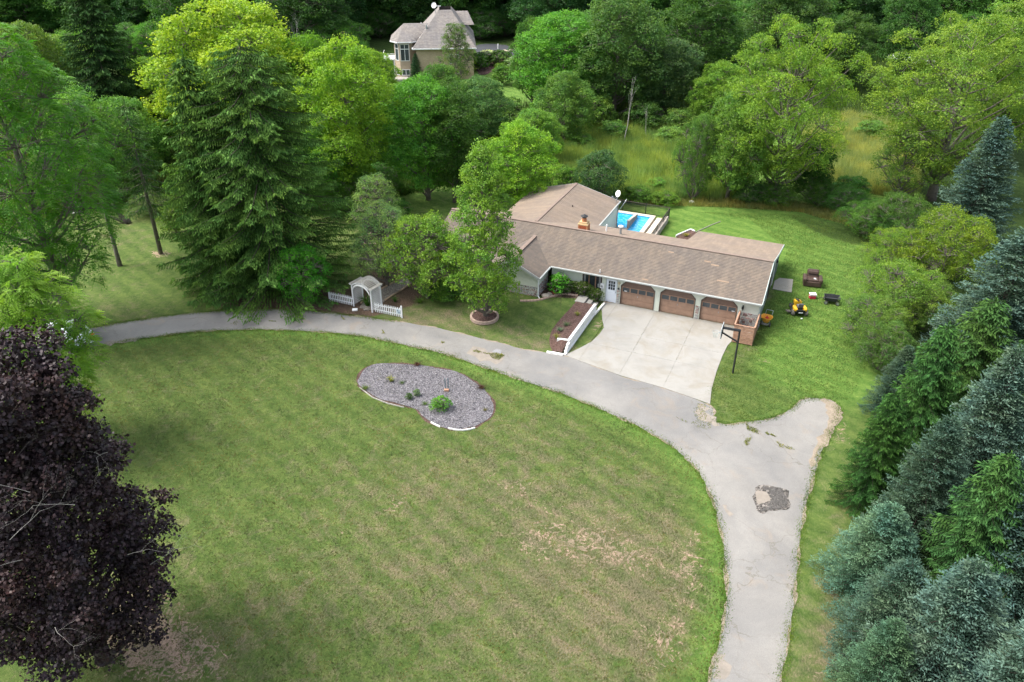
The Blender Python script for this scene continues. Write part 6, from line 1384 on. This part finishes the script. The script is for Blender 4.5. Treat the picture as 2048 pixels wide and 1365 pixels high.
def fwin(x, y, z, w_, h_, rz=0, nx=1, split=None):
    f = bpy.data.objects.new('window', None); COL.objects.link(f); f.parent = fh; f.location = (x, y, z); f.rotation_euler = (0, 0, rz)
    mb = MB(); mb.bb((-w_/2-.08, -.06, -.08), (w_/2+.08, .0, 0)); mb.bb((-w_/2-.08, -.06, h_), (w_/2+.08, 0, h_+.08)); mb.bb((-w_/2-.08, -.06, 0), (-w_/2, 0, h_)); mb.bb((w_/2, -.06, 0), (w_/2+.08, 0, h_))
    for i in range(1, nx): xx = -w_/2+w_*i/nx; mb.bb((xx-.04, -.06, 0), (xx+.04, 0, h_))
    if split: mb.bb((-w_/2, -.055, split-.05), (w_/2, -.005, split+.05))
    mb.build('frame', M_white, f)
    for i in range(nx): MB().bb((-w_/2+w_*i/nx+.04, -.03, .0), (-w_/2+w_*(i+1)/nx-.04, -.01, h_)).build('pane', M_glass2, f)
fwin(fw_*.66, 0, 2.6, 1.5, 1.3, 0, 2); fwin(-1.85, 1.0, 2.9, 1.35, 2.5, 0, 2, 1.8); fwin(-3.15, 1.6, 2.9, .8, 2.5, math.atan2(-1.2, .9), 1, 1.8); fwin(-1.85, 1.0, .6, 1.2, .8, 0, 2); fwin(-3.15, 1.6, .6, .7, .8, math.atan2(-1.2, .9))
mb = MB(); mb.bb((-3.7, -1.1, -.1), (.1, .9, .35)); mb.build('terrace_wall', M_concold, fh)
mb = MB(); mb.bb((-5.6, 3.0, 2.6), (-3.61, 6.4, 2.75)); mb.bb((-5.6, 3.0, 3.55), (-3.61, 3.06, 3.62)); mb.bb((-5.6, 3.06, 3.55), (-5.54, 6.4, 3.62))
for k in range(14): mb.bb((-5.58+k*.145, 3.0, 2.75), (-5.54+k*.145, 3.04, 3.55))
for x in (-5.5, -3.8): mb.bb((x-.08, 3.0, 0), (x+.08, 3.15, 2.6))
mb.build('balcony', M_white, fh)
for x, y, z, h_, r_, m_ in ((fw_*.20, 2.6, 7.0, 1.1, .13, M_gal), (fw_*.08, 1.3, 6.0, .5, .07, M_skinlid), (fw_*.1, 5.4, 7.6, .5, .07, M_skinlid)): MB().tube([(x, y, z-.4), (x, y, z+h_)], r_, 8).build('vent_pipe', m_, fh)
fd = bpy.data.objects.new('satellite_dish', None); COL.objects.link(fd); fd.parent = fh; fd.location = (rx-1.0, 5.6, RH)
MB().tube([(0, 0, -.8), (0, 0, .5)], .04, 6).build('mast', M_gal, fd); o = MB().lathe([(.02, -.1), (.25, -.07), (.45, .03), (.45, .05), (.2, -.04), (.02, -.06)], (0, 0, 0), 14).build('dish', M_skinlid, fd); o.location = (-.2, 0, .7); o.rotation_euler = (rad(75), 0, rad(-25)); MB().bb((.2, -.05, .5), (.9, .05, .62)).build('feed_arm', M_skinlid, fd)
# far drive, beds, hedges
sheet('far_driveway', ragged(poly_px([(952,92),(975,88),(1005,90),(1030,97),(1060,110),(1075,122),(1050,128),(1030,120),(1010,112),(985,108),(955,108)]), .2, .8, 3), .02, M_asphfar, 'dark asphalt driveway of the far brick house')
sheet('far_mulch', ragged(poly_px([(955,132),(985,118),(1040,122),(1062,140),(1020,140),(990,143),(960,150)]), .2, .8, 4), .03, M_mulch, 'dark mulch bed beside the far lawn')
for typ, u, v, H, R, c, lb in (('hedge', 962, 131, 2.2, 2.2, (.05, .10, .018), 'clipped hedge against the right wall of the far house'), ('hedge', 958, 140, 2.6, 1.9, (.055, .12, .02), 'tall clipped hedge at the corner of the far house'), ('hedge', 997, 131, 2.6, 2.6, (.055, .10, .02), 'wide spreading clipped hedge beside the far driveway'),
    ('hedge', 996, 139, 1.1, .75, (.13, .20, .02), 'left of two small yellow-green balls in the far bed'), ('hedge', 1007, 138, 1.1, .75, (.135, .205, .02), 'right of two small yellow-green balls in the far bed'),
    ('bush', 975, 121, 1.9, 1.9, (.42, .40, .28), 'cream-flowered bush between the far hedges'), ('bush', 1025, 138, 2.0, 1.6, (.20, .26, .14), 'white-flecked bush at the right end of the far bed'), ('bush', 893, 158, 2.6, 2.4, (.30, .31, .17), 'pale-flowering bush below the far brick wall'), ('bush', 925, 152, 3.2, 2.4, (.20, .22, .02), 'yellow-leaved bush against the far brick wall')):
    tree(typ, (u, v), 0, 0, c, 'hedge' if typ == 'hedge' else 'flowering_bush', lb, cat='hedge' if typ == 'hedge' else 'bush', H=H, R=R)
p = G(996, 99); prop(MB().tube([(p[0], p[1], 0), (p[0], p[1], 1.0)], .12, 8).build('lamp_post', M_white), 'short white post standing in the far driveway', 'post')
for i, (u, v) in enumerate(((1009, 106), (1016, 107), (1023, 104))):
    p = G(u, v); prop(MB().blob((p[0], p[1], .25), (.5, .4, .35), 8, 5, .15, i).build('landscape_rock', M_boulder), ['left', 'middle', 'right'][i]+' pale rock beside the far driveway', 'rock')
